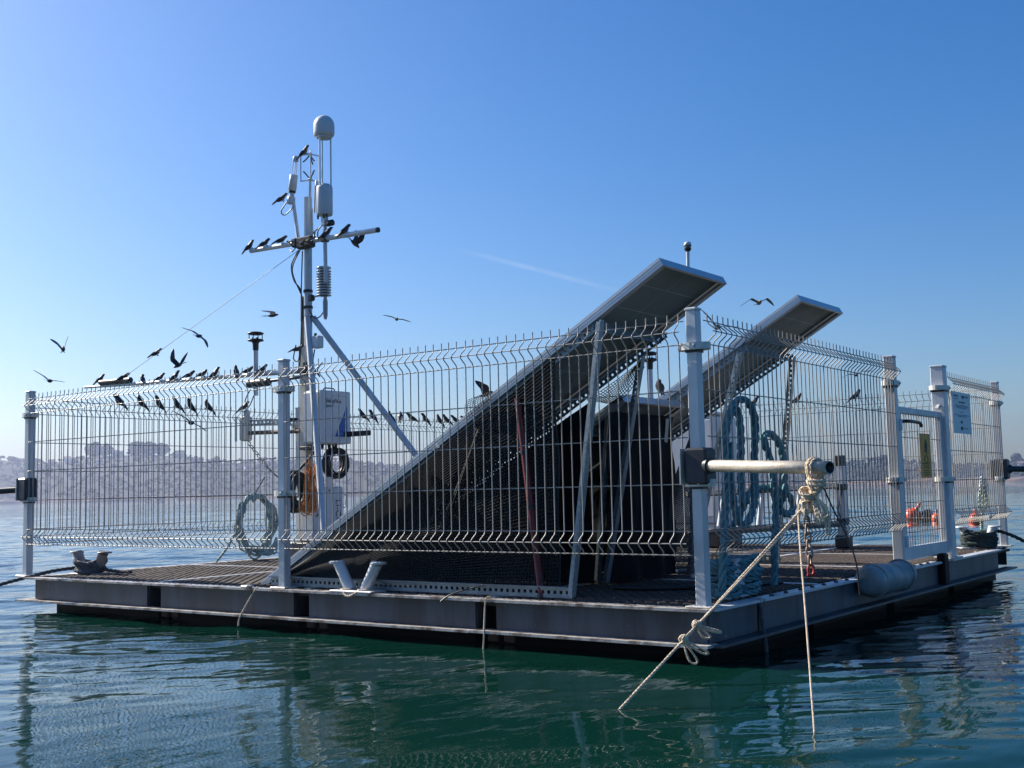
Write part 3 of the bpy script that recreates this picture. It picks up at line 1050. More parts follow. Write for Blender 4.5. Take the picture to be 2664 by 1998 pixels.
def make_nets():
    # side curtain of netting under the near edge
    def f(u, v):
        x = -2.62 + u * 1.82
        zt = under(x)
        zb = 0.03
        return Vector((x, 0.105 + 0.012 * math.sin(x * 9 + v * 5) + 0.01 * math.sin(v * 14), Z(zb + (zt - zb) * v)))
    net('side_netting', f, 105, 58, 0.0125, 'black netting hung below the near edge of the near solar panel')
    # black sheet behind it
    for y, x0, x1, top, lab in ((0.735, -2.55, -1.02, 0.045, 'black sheet closing the far side of the near solar panel'), (1.50, -2.4, -0.95, 0.06, 'black sheet hanging below the edge of the far solar panel')):
        mb = MB()
        n, k = 30, 10
        vs = []
        for i in range(n + 1):
            x = x0 + (x1 - x0) * i / n
            zt = max(0.06, under(x) - top)
            for j in range(k + 1):
                vs.append((x, y + 0.012 * math.sin(x * 17 + j * .6) + 0.008 * math.sin(j * 1.7), Z(0.012 + (zt - 0.012) * j / k)))
        nn = len(vs)
        vs += [(v[0], v[1] + 0.002, v[2]) for v in vs]
        fs = []
        for i in range(n):
            for j in range(k):
                a = i * (k + 1) + j
                q = (a, a + k + 1, a + k + 2, a + 1)
                fs.append(q)
                fs.append(tuple(nn + t_ for t_ in reversed(q)))
        mb.add(vs, fs, 0, True)
        tag(mb.build('black_sheet', TARP), lab, 'sheet')
    # drape closing the end below the top edge of the low array
    mb = MB()
    vs = []
    n, k = 24, 14
    for i in range(n + 1):
        y = 0.79 + 0.70 * i / n
        for j in range(k + 1):
            vs.append((-0.93 + 0.03 * math.sin(y * 21) * (1 - j / k) + 0.012 * math.sin(j * 1.1 + y * 7), y, Z(0.012 + 0.90 * j / k)))
    nn = len(vs)
    vs += [(v[0] - 0.002, v[1], v[2]) for v in vs]
    fs = []
    for i in range(n):
        for j in range(k):
            a = i * (k + 1) + j
            q = (a, a + k + 1, a + k + 2, a + 1)
            fs += [q, tuple(nn + t_ for t_ in reversed(q))]
    mb.add(vs, fs, 0, True)
    tag(mb.build('black_sheet', TARP), 'black sheet hanging under the low middle solar panel', 'sheet')

    # flap of netting bellying between the near panel and its rear leg
    def f2(u, v):
        a = Vector((-1.05, 0.775, Z(0.98))).lerp(Vector((-0.70, 0.775, Z(1.17))), u)
        b = Vector((-0.93, 0.80, Z(0.955))).lerp(Vector((-0.70, 0.775, Z(1.13))), u)
        p = a.lerp(b, v)
        p.z -= 0.06 * v * math.sin(PI * u)
        p.y += 0.02 * math.sin(3 * u + 4 * v)
        return p
    net('net_flap', f2, 22, 9, 0.005, 'loose flap of netting against the sky below the near panel')

    def f3(u, v):
        x = -1.33 + 0.15 * u
        z = (x + 2.845) * math.tan(ALPHA) + 0.03
        return Vector((x, 0.10 - 0.02 * math.sin(PI * v), Z(z - 0.03 + v * (0.10 - 0.05 * u))))
    net('net_corner', f3, 9, 8, 0.003, 'torn net corner sticking up over the near panel rail')

    def f4(u, v):
        return Vector((-0.56 - 0.05 * math.sin(v * 3), 0.83 + 0.26 * u, Z(0.06 + 0.80 * v * (0.62 + 0.38 * u))))
    net('net_curtain', f4, 22, 60, 0.0045, 'narrow net curtain hanging right of the near panel legs')

    def f5(u, v):
        c = Vector((-1.22, 0.09, Z(0.80))).lerp(Vector((-1.36, 0.085, Z(0.32))), v)
        return c + Vector((-0.05 * v - 0.13 * u * v - 0.05 * u, -0.03 * math.sin(u * 6), 0.02 * u))
    net('net_gather', f5, 8, 26, 0.005, 'gathered net hanging left of the red pole')


make_nets()


# ------------------------------------------------------------------ cabinet, low rail and rear vent behind the panels
def make_rear():
    t = thing('white_cabinet', (-2.23, 4.30, Z(0.01)), 'pale equipment cabinet behind the far solar panel', 'cabinet')
    MB().box((-2.24, 4.42, Z(0.62)), (0.44, 0.42, 0.95), bev=0.015).build('body', WHITE, t)
    MB().box((-2.24, 4.198, Z(0.66)), (0.38, 0.012, 0.80), bev=0.004).build('door', WHITE, t)
    MB().box((-2.24, 4.42, Z(0.075)), (0.46, 0.44, 0.13), bev=0.01).build('plinth', BLACK, t)
    MB().box((-2.24, 4.196, Z(0.205)), (0.40, 0.006, 0.012)).build('trim', mat('grey_trim', (0.12, 0.12, 0.13), .5), t)
    MB().box((-2.24, 4.42, Z(1.11)), (0.48, 0.46, 0.02), bev=0.006).build('lid', WHITE, t)
    # low rail frame
    t = thing('low_rail_frame', (-1.05, 4.4, Z(0.0)), 'low pale rail frame with slanting legs behind the blue ropes', 'rail')
    A, B = Vector((-1.05, 4.42, 0)), Vector((-1.80, 3.62, 0))
    MB().box((-1.05, 4.42, Z(0.33)), (0.065, 0.065, 0.64), bev=0.004).build('post', GALV, t)
    MB().box((-1.05, 4.42, Z(0.685)), (0.075, 0.075, 0.085), bev=0.008).build('post_cap', BLACK, t)
    MB().box((-1.05, 4.42, Z(0.055)), (0.11, 0.11, 0.10), bev=0.01).build('post_foot', BLACK, t)
    for z, wd, hg, nm, mm in ((0.485, 0.05, 0.035, 'upper_rail', CREAM), (0.462, 0.045, 0.012, 'upper_rail_edge', BLACK), (0.195, 0.06, 0.02, 'lower_rail', WOODM), (0.172, 0.055, 0.028, 'lower_rail_edge', BLACK)):
        MB().bar((A.x - .03, A.y - .03, Z(z + 0.012)), (B.x - .12, B.y - .12, Z(z - 0.03)), wd, hg).build(nm, mm, t)
    for z in (0.21, 0.48):
        MB().box((-1.05, 4.42, Z(z)), (0.08, 0.08, 0.05), bev=0.006).build('bracket', BLACK, t)
    for k in (0.28, 0.56, 0.85):
        p = A.lerp(B, k)
        for dx in (-0.035, 0.035):
            MB().tube([(p.x + dx * 1.6, p.y + dx * 1.6, Z(0.20)), (p.x + dx * 0.7, p.y + dx * 0.7, Z(0.46))], [0.027, 0.018], 8).build('leg', WHITE, t)
    MB().box((B.x - 0.1, B.y - 0.1, Z(0.08)), (0.06, 0.06, 0.16), bev=.006).build('rail_foot', BLACK, t)
    MB().tube([(-1.03, 4.39, Z(0.47)), (-1.06, 4.35, Z(0.3)), (-1.0, 4.37, Z(0.11))], 0.006, 6).build('lanyard', BLACK, t)
    # wind sensor on its pole above the low array
    wind_sensor((-1.695, 2.6, Z(0.02)), 1.44, 0.052, 0.022, 0.92, 'second cup-topped wind sensor on a pole above the low solar panel')
    # satellite receiver on a thin mast behind the near panel
    t = thing('satellite_receiver', (-0.72, 1.30, Z(0.02)), 'small white satellite receiver on a thin pole above the near panel', 'antenna')
    MB().tube([(-0.735, 1.30, Z(0.01)), (-0.690, 1.30, Z(1.83))], 0.010, 8).build('pole', GALV, t)
    MB().lathe([(0.0, 0), (0.016, 0.002), (0.021, 0.010), (0.021, 0.02), (0.015, 0.030), (0.0, 0.034)], 16, 0, (-0.690, 1.30, Z(1.84))).build('dome', WHITE, t)
    MB().lathe([(0.0215, 0), (0.0215, 0.006)], 16, 0, (-0.690, 1.30, Z(1.845))).build('dark_band', BLACK, t)
    MB().lathe([(0.010, 0), (0.020, 0.012), (0.020, 0.022)], 16, 0, (-0.690, 1.30, Z(1.815))).build('base', BLACK, t)
    MB().lathe([(0.016, 0), (0.016, 0.05)], 10, 0, (-0.72, 1.30, Z(1.615))).build('collar', BLACK, t)
    MB().lathe([(0.013, 0), (0.013, 0.05)], 10, 0, (-0.755, 1.30, Z(1.63))).build('stub_antenna', WHITE, t)


def wind_sensor(base, top, r, rb, body_h, label, pipe0=None):
    x, y, z = base
    zt = Z(top)
    t = thing('wind_sensor', (x, y, pipe0 if pipe0 else z), label, 'wind sensor', 'ultrasonic wind sensors')
    h = r * .92
    MB().lathe([(0.0, 0.012), (r * .7, 0.012), (r, 0.004), (r, -0.004), (r * .8, -0.012), (0, -0.014)][::-1], 22, 0, (x, y, zt)).build('top_plate', BLACK, t)
    MB().lathe([(0, -0.012), (r * .6, -0.010), (r, -0.002), (r, 0.006), (r * .75, 0.014), (0.0, 0.016)], 22, 0, (x, y, zt - h)).build('bottom_plate', BLACK, t)
    for k in range(4):
        a = k * PI / 2 + 0.5
        MB().tube([(x + math.cos(a) * r * .86, y + math.sin(a) * r * .86, zt - h), (x + math.cos(a) * r * .86, y + math.sin(a) * r * .86, zt)], r * .06, 6).build('strut', BLACK, t)
    for k in range(3):
        a = k * 2 * PI / 3
        MB().lathe([(r * .1, 0), (r * .1, r * .26)], 8, 0, (x + math.cos(a) * r * .35, y + math.sin(a) * r * .35, zt - h + .012)).build('transducer', BLACK, t)
    bh = r * 1.25
    MB().lathe([(rb * .9, -bh), (rb, -bh + .01), (rb * 1.05, -bh * .3), (rb * 1.5, -0.005)], 16, 0, (x, y, zt - h)).build('body', BLACK, t)
    zb = pipe0 if pipe0 else z
    MB().tube([(x, y, zb), (x, y, zt - h - bh + .004)], rb * .86, 12).build('pipe', GALV, t)
    return t


make_rear()


# ------------------------------------------------------------------ the instrument mast
MX, MY = -4.95, 2.45


def make_mast():
    t = thing('instrument_mast', (MX, MY, Z(0.0)), 'tall grey tripod mast with a cross arm at the left of the raft', 'mast')
    MB().box((MX - 0.03, MY, Z(0.95)), (0.085, 0.085, 1.66), bev=0.008).build('lower_column', CREAM, t)
    MB().box((MX - 0.02, MY, Z(0.06)), (0.30, 0.30, 0.12), bev=0.01).build('foot_block', BLACK, t)
    MB().tube([(MX, MY, Z(1.50)), (MX + 0.005, MY, Z(3.085))], 0.034, 16).build('tube', GALV, t)
    MB().tube([(MX - 0.05, MY - 0.02, Z(1.55)), (MX - 0.05, MY - 0.02, Z(2.22))], 0.014, 8).build('side_rod', WOODM, t)
    MB().tube([(MX + 0.062, MY, Z(2.7)), (MX + 0.058, MY, Z(2.98))], 0.006, 6).build('lightning_rod', GALV, t)
    for nm, a, b, r in (('front_leg', (MX + 0.02, MY - 0.03, Z(2.03)), (-4.29, 2.0, Z(0.01)), 0.026), ('side_leg', (MX + 0.04, MY + 0.02, Z(2.03)), (-3.50, 3.05, Z(0.01)), 0.026)):
        lg = MB().tube([a, b], r, 12).build(nm, GALV, t)
        MB().lathe([(0.06, 0), (0.06, 0.012), (0.03, 0.02)], 14, 0, (b[0], b[1], Z(0.002))).build('foot', GALV, lg)
    for z in (2.03, 2.12, 2.26):
        MB().lathe([(0.04, -0.012), (0.042, 0), (0.04, 0.012)], 16, 0, (MX, MY, Z(z))).build('band', BLACK, t)
    MB().lathe([(0.05, -0.02), (0.05, 0.02)], 16, 0, (MX, MY, Z(1.62))).build('band', BLACK, t)
    MB().lathe([(0.062, -0.03), (0.066, 0), (0.062, 0.03)], 16, 0, (MX, MY, Z(1.56))).build('collar', BLACK, t)
    # cross arm and its clamp
    MB().tube([(-5.63, MY - 0.05, Z(2.705)), (-4.07, MY - 0.05, Z(2.655))], 0.021, 12).build('cross_arm', GALV, t)
    MB().tube([(-4.085, MY - 0.05, Z(2.6555)), (-4.068, MY - 0.05, Z(2.655))], 0.0225, 12).build('arm_plug', BLACK, t)
    k = MB()
    k.box((MX + 0.03, MY - 0.05, Z(2.675)), (0.18, 0.07, 0.10), bev=0.01)
    k.box((MX - 0.10, MY - 0.05, Z(2.69)), (0.06, 0.06, 0.08), bev=0.01)
    k.build('arm_clamp', BLACK, t)
    kn = MB()
    g = random.Random(4)
    for _ in range(9):
        a = Vector((MX + g.uniform(-.13, .2), MY - 0.09, Z(2.68) + g.uniform(-.05, .06)))
        kn.tube(spline([a, a + Vector((g.uniform(-.06, .06), -.03, g.uniform(-.06, .06))), a + Vector((g.uniform(-.08, .08), 0, g.uniform(-.05, .05)))], .015), 0.006, 6)
    kn.build('cable_tangle', BLACK, t)
    for pts in ([(MX - .05, MY - .06, Z(2.62)), (MX - .14, MY - .06, Z(2.5)), (MX - .11, MY - .06, Z(2.36)), (MX - .03, MY - .05, Z(2.24)), (MX - .045, MY - .04, Z(1.9)), (MX - .05, MY - .06, Z(1.55))],
                [(MX - .03, MY - .06, Z(2.62)), (MX - .12, MY - .07, Z(2.45)), (MX - .02, MY - .055, Z(2.22))],
                [(MX - .045, MY - .02, Z(2.62)), (MX - .04, MY - .04, Z(2.3)), (MX - .045, MY - .04, Z(2.0))],
                [(MX + .04, MY - .03, Z(2.10)), (MX + .10, MY - .03, Z(2.02)), (MX + .18, MY - .03, Z(2.02)), (MX + .235, MY, Z(2.12))],
                [(MX + .2, MY - .05, Z(2.78)), (MX + .13, MY - .06, Z(2.74)), (MX + .17, MY - .06, Z(2.68)), (MX + .08, MY - .07, Z(2.66))],
                [(MX + .24, MY - .05, Z(2.80)), (MX + .2, MY - .07, Z(2.75)), (MX + .19, MY - .06, Z(2.67))],
                [(MX - .23, MY - .03, Z(3.08)), (MX - .28, MY - .05, Z(3.0)), (MX - .23, MY - .05, Z(2.96)), (MX - .13, MY - .04, Z(3.02))],
                [(MX - .10, MY - .05, Z(1.8)), (MX - .12, MY - .06, Z(1.68)), (MX - .06, MY - .06, Z(1.66)), (MX - .05, MY - .05, Z(1.78))],
                [(MX + .13, MY - .05, Z(1.74)), (MX + .12, MY - .06, Z(1.6)), (MX + .2, MY - .06, Z(1.5)), (MX + .16, MY - .05, Z(1.56)), (MX + .22, MY - .05, Z(1.62))]):
        MB().tube(spline(pts, 0.02), 0.0055, 6).build('cable', BLACK, t)
    MB().box((MX + 0.155, MY - 0.04, Z(1.80)), (0.085, 0.07, 0.105), bev=0.008).build('junction_box', WHITE, t)
    MB().lathe([(0.012, 0), (0.012, .025)], 8, 0, (MX + .13, MY - .04, Z(1.853))).build('gland', BLACK, t)
    MB().box((MX + 0.075, MY - 0.03, Z(2.19)), (0.05, 0.05, 0.055), bev=0.01).build('shield_clamp', BLACK, t)
    # boom carrying the birds, and its stay
    b = thing('side_boom', (MX, MY, Z(1.58)), 'long dark boom reaching out left from the mast, lined with perched birds', 'boom')
    MB().tube([(-8.25, MY, Z(1.665)), (-7.3, MY, Z(1.635)), (MX - 0.03, MY, Z(1.575))], [0.012, 0.018, 0.022], 10).build('tube', GALV, b)
    MB().tube([(-7.95, MY - 0.012, Z(1.69)), (-7.45, MY - 0.012, Z(1.68))], 0.03, 10).build('tip_sensor', BLACK, b)
    MB().box((MX - 0.02, MY - 0.02, Z(1.575)), (0.12, 0.10, 0.05), bev=0.008).build('clamp', BLACK, b)
    s = MB().tube([(MX - 0.08, MY - .03, Z(2.63)), (-7.75, MY, Z(1.655))], 0.0028, 5).build('boom_stay', GALV)
    tag(s, 'thin stay wire from the cross arm down to the boom', 'wire')
    s = MB().tube([(MX - 0.035, MY + .02, Z(2.30)), (-5.13, 2.53, Z(1.25))], 0.0022, 5).build('mast_stay', GALV)
    tag(s, 'thin stay wire running down close beside the mast', 'wire')
    # arm with the wind sensor
    a = thing('outrigger', (MX, MY, Z(1.52)), 'short dark arm left of the mast holding the wind sensor', 'arm')
    MB().tube([(MX - 0.03, MY - .03, Z(1.52)), (-5.60, MY - .03, Z(1.515))], 0.015, 8).build('tube', BLACK, a)
    MB().tube([(-5.68, MY - .03, Z(1.51)), (-5.42, MY - .03, Z(1.51))], 0.038, 12).build('clamp', BLACK, a)
    MB().tube(spline([(-5.60, MY - .03, Z(1.43)), (-5.66, MY - .05, Z(1.30)), (-5.72, MY - .04, Z(1.36)), (-5.66, MY - .03, Z(1.46))], .02), 0.005, 6).build('cable_loop', BLACK, a)
    wind_sensor((-5.59, MY - 0.03, Z(1.4)), 1.955, 0.071, 0.026, 0, 'cup-topped wind sensor on a pipe left of the mast', pipe0=Z(1.40))


make_mast()


def make_instruments():
    # gas analyser: dome over three rods over a white cylinder
    x, y = -4.69, MY - 0.05
    t = thing('gas_analyzer', (x, y, Z(2.87)), 'tall white gas analyser with a dome cap held on thin rods', 'instrument')
    R = 0.090
    prof = [(0.0, 0), (R * .86, 0), (R * .97, 0.014), (R, 0.03), (R, 0.09)] + [(R * math.cos(a), 0.09 + R * 1.05 * math.sin(a)) for a in np.linspace(0.15, 1.5, 9)] + [(0, 0.09 + R * 1.05)]
    MB().lathe(prof, 28, 0, (x, y, Z(3.565))).build('dome', WHITE, t)
    MB().lathe([(R * .72, -0.012), (R * .72, 0.004)], 24, 0, (x, y, Z(3.561))).build('mirror_ring', GALV, t)
    for k in range(3):
        a = 0.6 + k * 2 * PI / 3
        px, py = x + math.cos(a) * .056, y + math.sin(a) * .056
        MB().tube([(px, py, Z(3.10)), (px, py, Z(3.58))], 0.007, 8).build('rod', GALV, t)
    R2 = 0.070
    MB().lathe([(0, -.125), (R2 * .9, -.125), (R2, -.11), (R2, .11), (R2 * .93, .125), (0.045, .13), (0.045, .145), (0, .145)], 28, 0, (x, y, Z(3.0))).build('cylinder', WHITE, t)
    MB().lathe([(0.016, 0), (0.016, 0.05), (0.01, 0.06)], 10, 0, (x - .05, y - .04, Z(3.12))).build('nozzle', WHITE, t)
    MB().tube([(x - .06, y - .06, Z(2.90)), (x - .055, y - .055, Z(3.13))], 0.007, 8).build('washer_tube', CREAM, t)
    MB().tube([(x + .008, y, Z(2.30)), (x, y, Z(2.88))], 0.017, 10).build('mount_rod', GALV, t)
    MB().box((x, y, Z(2.83)), (0.05, 0.05, 0.09), bev=.006).build('mount', GALV, t)
    MB().lathe([(0, -.03), (0.027, -.03), (0.027, .03), (0, .03)], 12, 0, (x + .065, y, Z(2.80)), Matrix.Rotation(PI / 2, 3, 'Y')).build('knob', BLACK, t)
    for k in (-.05, .02, .055):
        MB().lathe([(0.008, -.03), (0.01, 0)], 8, 0, (x + k, y - .03, Z(2.876))).build('connector', BLACK, t)
    MB().box((x, y, Z(2.67)), (0.06, 0.06, 0.05), bev=.006).build('arm_bracket', BLACK, t)
    # sonic anemometer
    x, y = -4.885, MY
    t = thing('sonic_anemometer', (x, y, Z(3.06)), 'three-pronged sonic anemometer on top of the mast', 'anemometer')
    MB().tube([(x - .035, y, Z(3.06)), (x - .03, y, Z(3.23))], 0.011, 8).build('stem', GALV, t)
    MB().lathe([(0.012, 0), (0.024, .012), (0.012, .028)], 12, 0, (x - .03, y, Z(3.225))).build('hub', GALV, t)
    MB().lathe([(0.012, 0), (0.022, .012), (0.012, .026)], 12, 0, (x - .03, y, Z(3.45))).build('upper_hub', GALV, t)
    c = Vector((x - .03, y, 0))
    for k in range(3):
        a = -0.72 + k * 2 * PI / 3
        d = Vector((math.cos(a), math.sin(a), 0))
        MB().tube(spline([c + Vector((0, 0, Z(3.235))), c + d * .080 + Vector((0, 0, Z(3.235))), c + d * .090 + Vector((0, 0, Z(3.25))), c + d * .090 + Vector((0, 0, Z(3.45))), c + d * .080 + Vector((0, 0, Z(3.465))), c + Vector((0, 0, Z(3.465)))], .012), 0.0055, 7).build('cage_arm', GALV, t)
        e2 = Vector((math.cos(a + .6), math.sin(a + .6), 0))
        for z0, z1 in ((3.24, 3.305), (3.46, 3.395)):
            MB().tube([c + Vector((0, 0, Z(z0))), c + e2 * .036 + Vector((0, 0, Z(z1 - (z1 - z0) * .3))), c + e2 * .055 + Vector((0, 0, Z(z1)))], 0.006, 7).build('prong', BLACK, t)
            MB().lathe([(0, -.009), (.009, 0), (0, .009)], 8, 0, c + e2 * .057 + Vector((0, 0, Z(z1)))).build('transducer', BLACK, t)
    # small gas analyser on its slanted pipe
    t = thing('small_gas_analyzer', (-5.03, MY, Z(2.70)), 'small white open-path analyser on a slanted pipe left of the mast top', 'instrument')
    MB().tube([(-5.03, MY - .03, Z(2.70)), (-5.10, MY - .03, Z(3.08))], 0.016, 10).build('pipe', GALV, t)
    b0, b1 = Vector((-5.125, MY - .03, Z(3.08))), Vector((-5.068, MY - .03, Z(3.42)))
    ax = (b1 - b0).normalized()
    Q = ax.to_track_quat('Z', 'Y').to_matrix()
    MB().lathe([(0, 0), (.034, 0), (.036, .02), (.036, .055), (.024, .075), (0, .075)], 18, 0, b0 - ax * .03, Q).build('base', WHITE, t)
    MB().lathe([(.022, 0), (.022, .035)], 14, 0, b0 + ax * .04, Q).build('neck', WHITE, t)
    MB().lathe([(.030, 0), (.033, .01), (.030, .02)], 16, 0, b0 + ax * .07, Q).build('black_ring', BLACK, t)
    MB().lathe([(0, 0), (.035, 0), (.035, .135), (.03, .14), (0, .14)], 18, 0, b0 + ax * .09, Q).build('cylinder', WHITE, t)
    for k in range(3):
        a = k * 2.1
        o = Q @ Vector((math.cos(a) * .023, math.sin(a) * .023, 0))
        MB().tube([b0 + o + ax * .22, b0 + o * .8 + ax * .35], 0.0035, 6).build('rod', GALV, t)
    MB().lathe([(0, 0), (.02, 0), (.025, .01), (.025, .04), (.018, .05), (0, .053)], 16, 0, b0 + ax * .345, Q).build('head', WHITE, t)
    # radiation shield
    x, y = -4.735, MY - 0.02
    t = thing('radiation_shield', (x, y, Z(2.19)), 'white louvred radiation shield hanging right of the mast', 'instrument')
    for k in range(10):
        MB().lathe([(.032, -.002), (.063, -.011), (.063, -.006), (.035, .005)], 24, 0, (x, y, Z(2.205 + k * .023))).build('louvre_plate', WHITE, t)
    MB().lathe([(.0, 0), (.062, 0), (.058, .012), (0, .014)], 24, 0, (x, y, Z(2.428))).build('cap', WHITE, t)
    MB().lathe([(.03, 0), (.03, .235)], 14, 0, (x, y, Z(2.19))).build('core', mat('shield_core', (.12, .12, .13), .6), t)
    MB().lathe([(.011, -.2), (.02, -.17), (.022, -.05), (.014, -.02), (.014, .01)], 12, 0, (x + .015, y, Z(2.19))).build('probe', mat('grey_probe', (.35, .36, .37), .5), t)
    MB().tube(spline([(x, y, Z(2.2)), (MX + .12, y, Z(2.20)), (MX + .05, y, Z(2.19))], .02), .008, 6).build('bracket_arm', GALV, t)
    # instrument box with printed door
    t = thing('flux_box', (-4.83, 2.58, Z(0.93)), 'white instrument box with blue printed triangle on its door', 'box')
    MB().box((-4.86, 2.565, Z(1.165)), (0.215, 0.36, 0.455), bev=0.022).build('body', WHITE, t)
    dr = MB().box((-4.748, 2.565, Z(1.165)), (0.022, 0.355, 0.45), bev=0.008).build('door', WHITE, t)
    XF = -4.7355

    def flat(name, pts, m, th=.0012):
        mb = MB()
        n = len(pts)
        vs = [(XF, p[0], Z(p[1])) for p in pts] + [(XF + th, p[0], Z(p[1])) for p in pts]
        mb.add(vs, [tuple(range(n, 2 * n)), tuple(reversed(range(n)))] + [(i, (i + 1) % n, n + (i + 1) % n, n + i) for i in range(n)])
        return mb.build(name, m, dr)
    flat('triangle_print', [(2.55, 1.0), (2.695, 1.0), (2.695, 1.245), (2.69, 1.26)], BLUE)
    flat('triangle_base', [(2.58, 1.008), (2.67, 1.008), (2.67, 1.035), (2.58, 1.035)], mat('light_blue_print', (.10, .27, .55), .4), .002)
    flat('rule', [(2.50, 1.345), (2.68, 1.345), (2.68, 1.348), (2.50, 1.348)], mat('grey_ink2', (.3, .32, .36), .5))
    text('EddyFlux', (XF + .001, 2.445, Z(1.285)), .050, dr, 'lettering', INK)
    text('System', (XF + .001, 2.445, Z(1.25)), .030, dr, 'lettering', INK)
    MB().tube(spline([(-4.82, 2.50, Z(1.39)), (-4.82, 2.51, Z(1.415)), (-4.82, 2.62, Z(1.415)), (-4.82, 2.63, Z(1.39))], .01), .006, 6).build('handle', BLACK, t)
    for k in range(4):
        MB().lathe([(.012, -.04), (.014, -.01), (.014, 0)], 8, 0, (-4.86, 2.44 + k * .08, Z(.94))).build('gland', BLACK, t)
    MB().box((-4.90, 2.41, Z(.905)), (.14, .10, .03), bev=.004).build('lower_bracket', BLACK, t)
    # second box below, lettered along its side
    t = thing('analyzer_unit', (-4.83, 2.52, Z(0.13)), 'white upright analyser unit lettered along its front, low on the mast', 'box')
    MB().box((-4.86, 2.52, Z(.352)), (.14, .36, .45), bev=.012).build('body', WHITE, t)
    for y in (2.42, 2.53):
        MB().box((-4.787, y, Z(.61)), (.012, .05, .10), bev=.003).build('hinge_strap', GALV, t)
        MB().lathe([(.008, 0), (.008, .004)], 8, 0, (-4.789, y, Z(.545)), Matrix.Rotation(PI / 2, 3, 'Y')).build('rivet', BLACK, t)
    text('LI-COR', (-4.7885, 2.605, Z(.47)), .085, t, 'lettering', INK, down=True)
    MB().tube(spline([(-4.80, 2.70, Z(.40)), (-4.80, 2.73, Z(.41)), (-4.80, 2.74, Z(.5)), (-4.80, 2.71, Z(.51))], .01), .006, 6).build('side_handle', GALV, t)
    MB().tube(spline([(-4.78, 2.45, Z(.66)), (-4.775, 2.45, Z(.50)), (-4.775, 2.42, Z(.38)), (-4.78, 2.37, Z(.33))], .02), .005, 6).build('cable', BLACK, t)


def text(s, loc, size, parent, name, m, down=False):
    cu = bpy.data.curves.new(name, 'FONT')
    cu.body = s
    cu.size = size
    cu.extrude = 0.0006
    tmp = bpy.data.objects.new('tmp', cu)
    col.objects.link(tmp)
    me = bpy.data.meshes.new_from_object(tmp.evaluated_get(bpy.context.evaluated_depsgraph_get()))
    bpy.data.objects.remove(tmp)
    if down:      # reading downwards, letters turned
        T = Matrix(((0, 0, 1, 0), (0, 1, 0, 0), (-1, 0, 0, 0), (0, 0, 0, 1)))
        T = Matrix.Translation(loc) @ Matrix(((0, 0, 1, 0), (0, 1, 0, 0), (-1, 0, 0, 0), (0, 0, 0, 1)))
    else:         # faces +x, reads along +y
        T = Matrix.Translation(loc) @ Matrix(((0, 0, 1, 0), (1, 0, 0, 0), (0, 1, 0, 0), (0, 0, 0, 1)))
    me.transform(T)
    me.materials.clear()
    me.materials.append(m)
    o = place(name, me, parent)
    o['label'] = 'printed lettering ' + s
    return o


make_instruments()


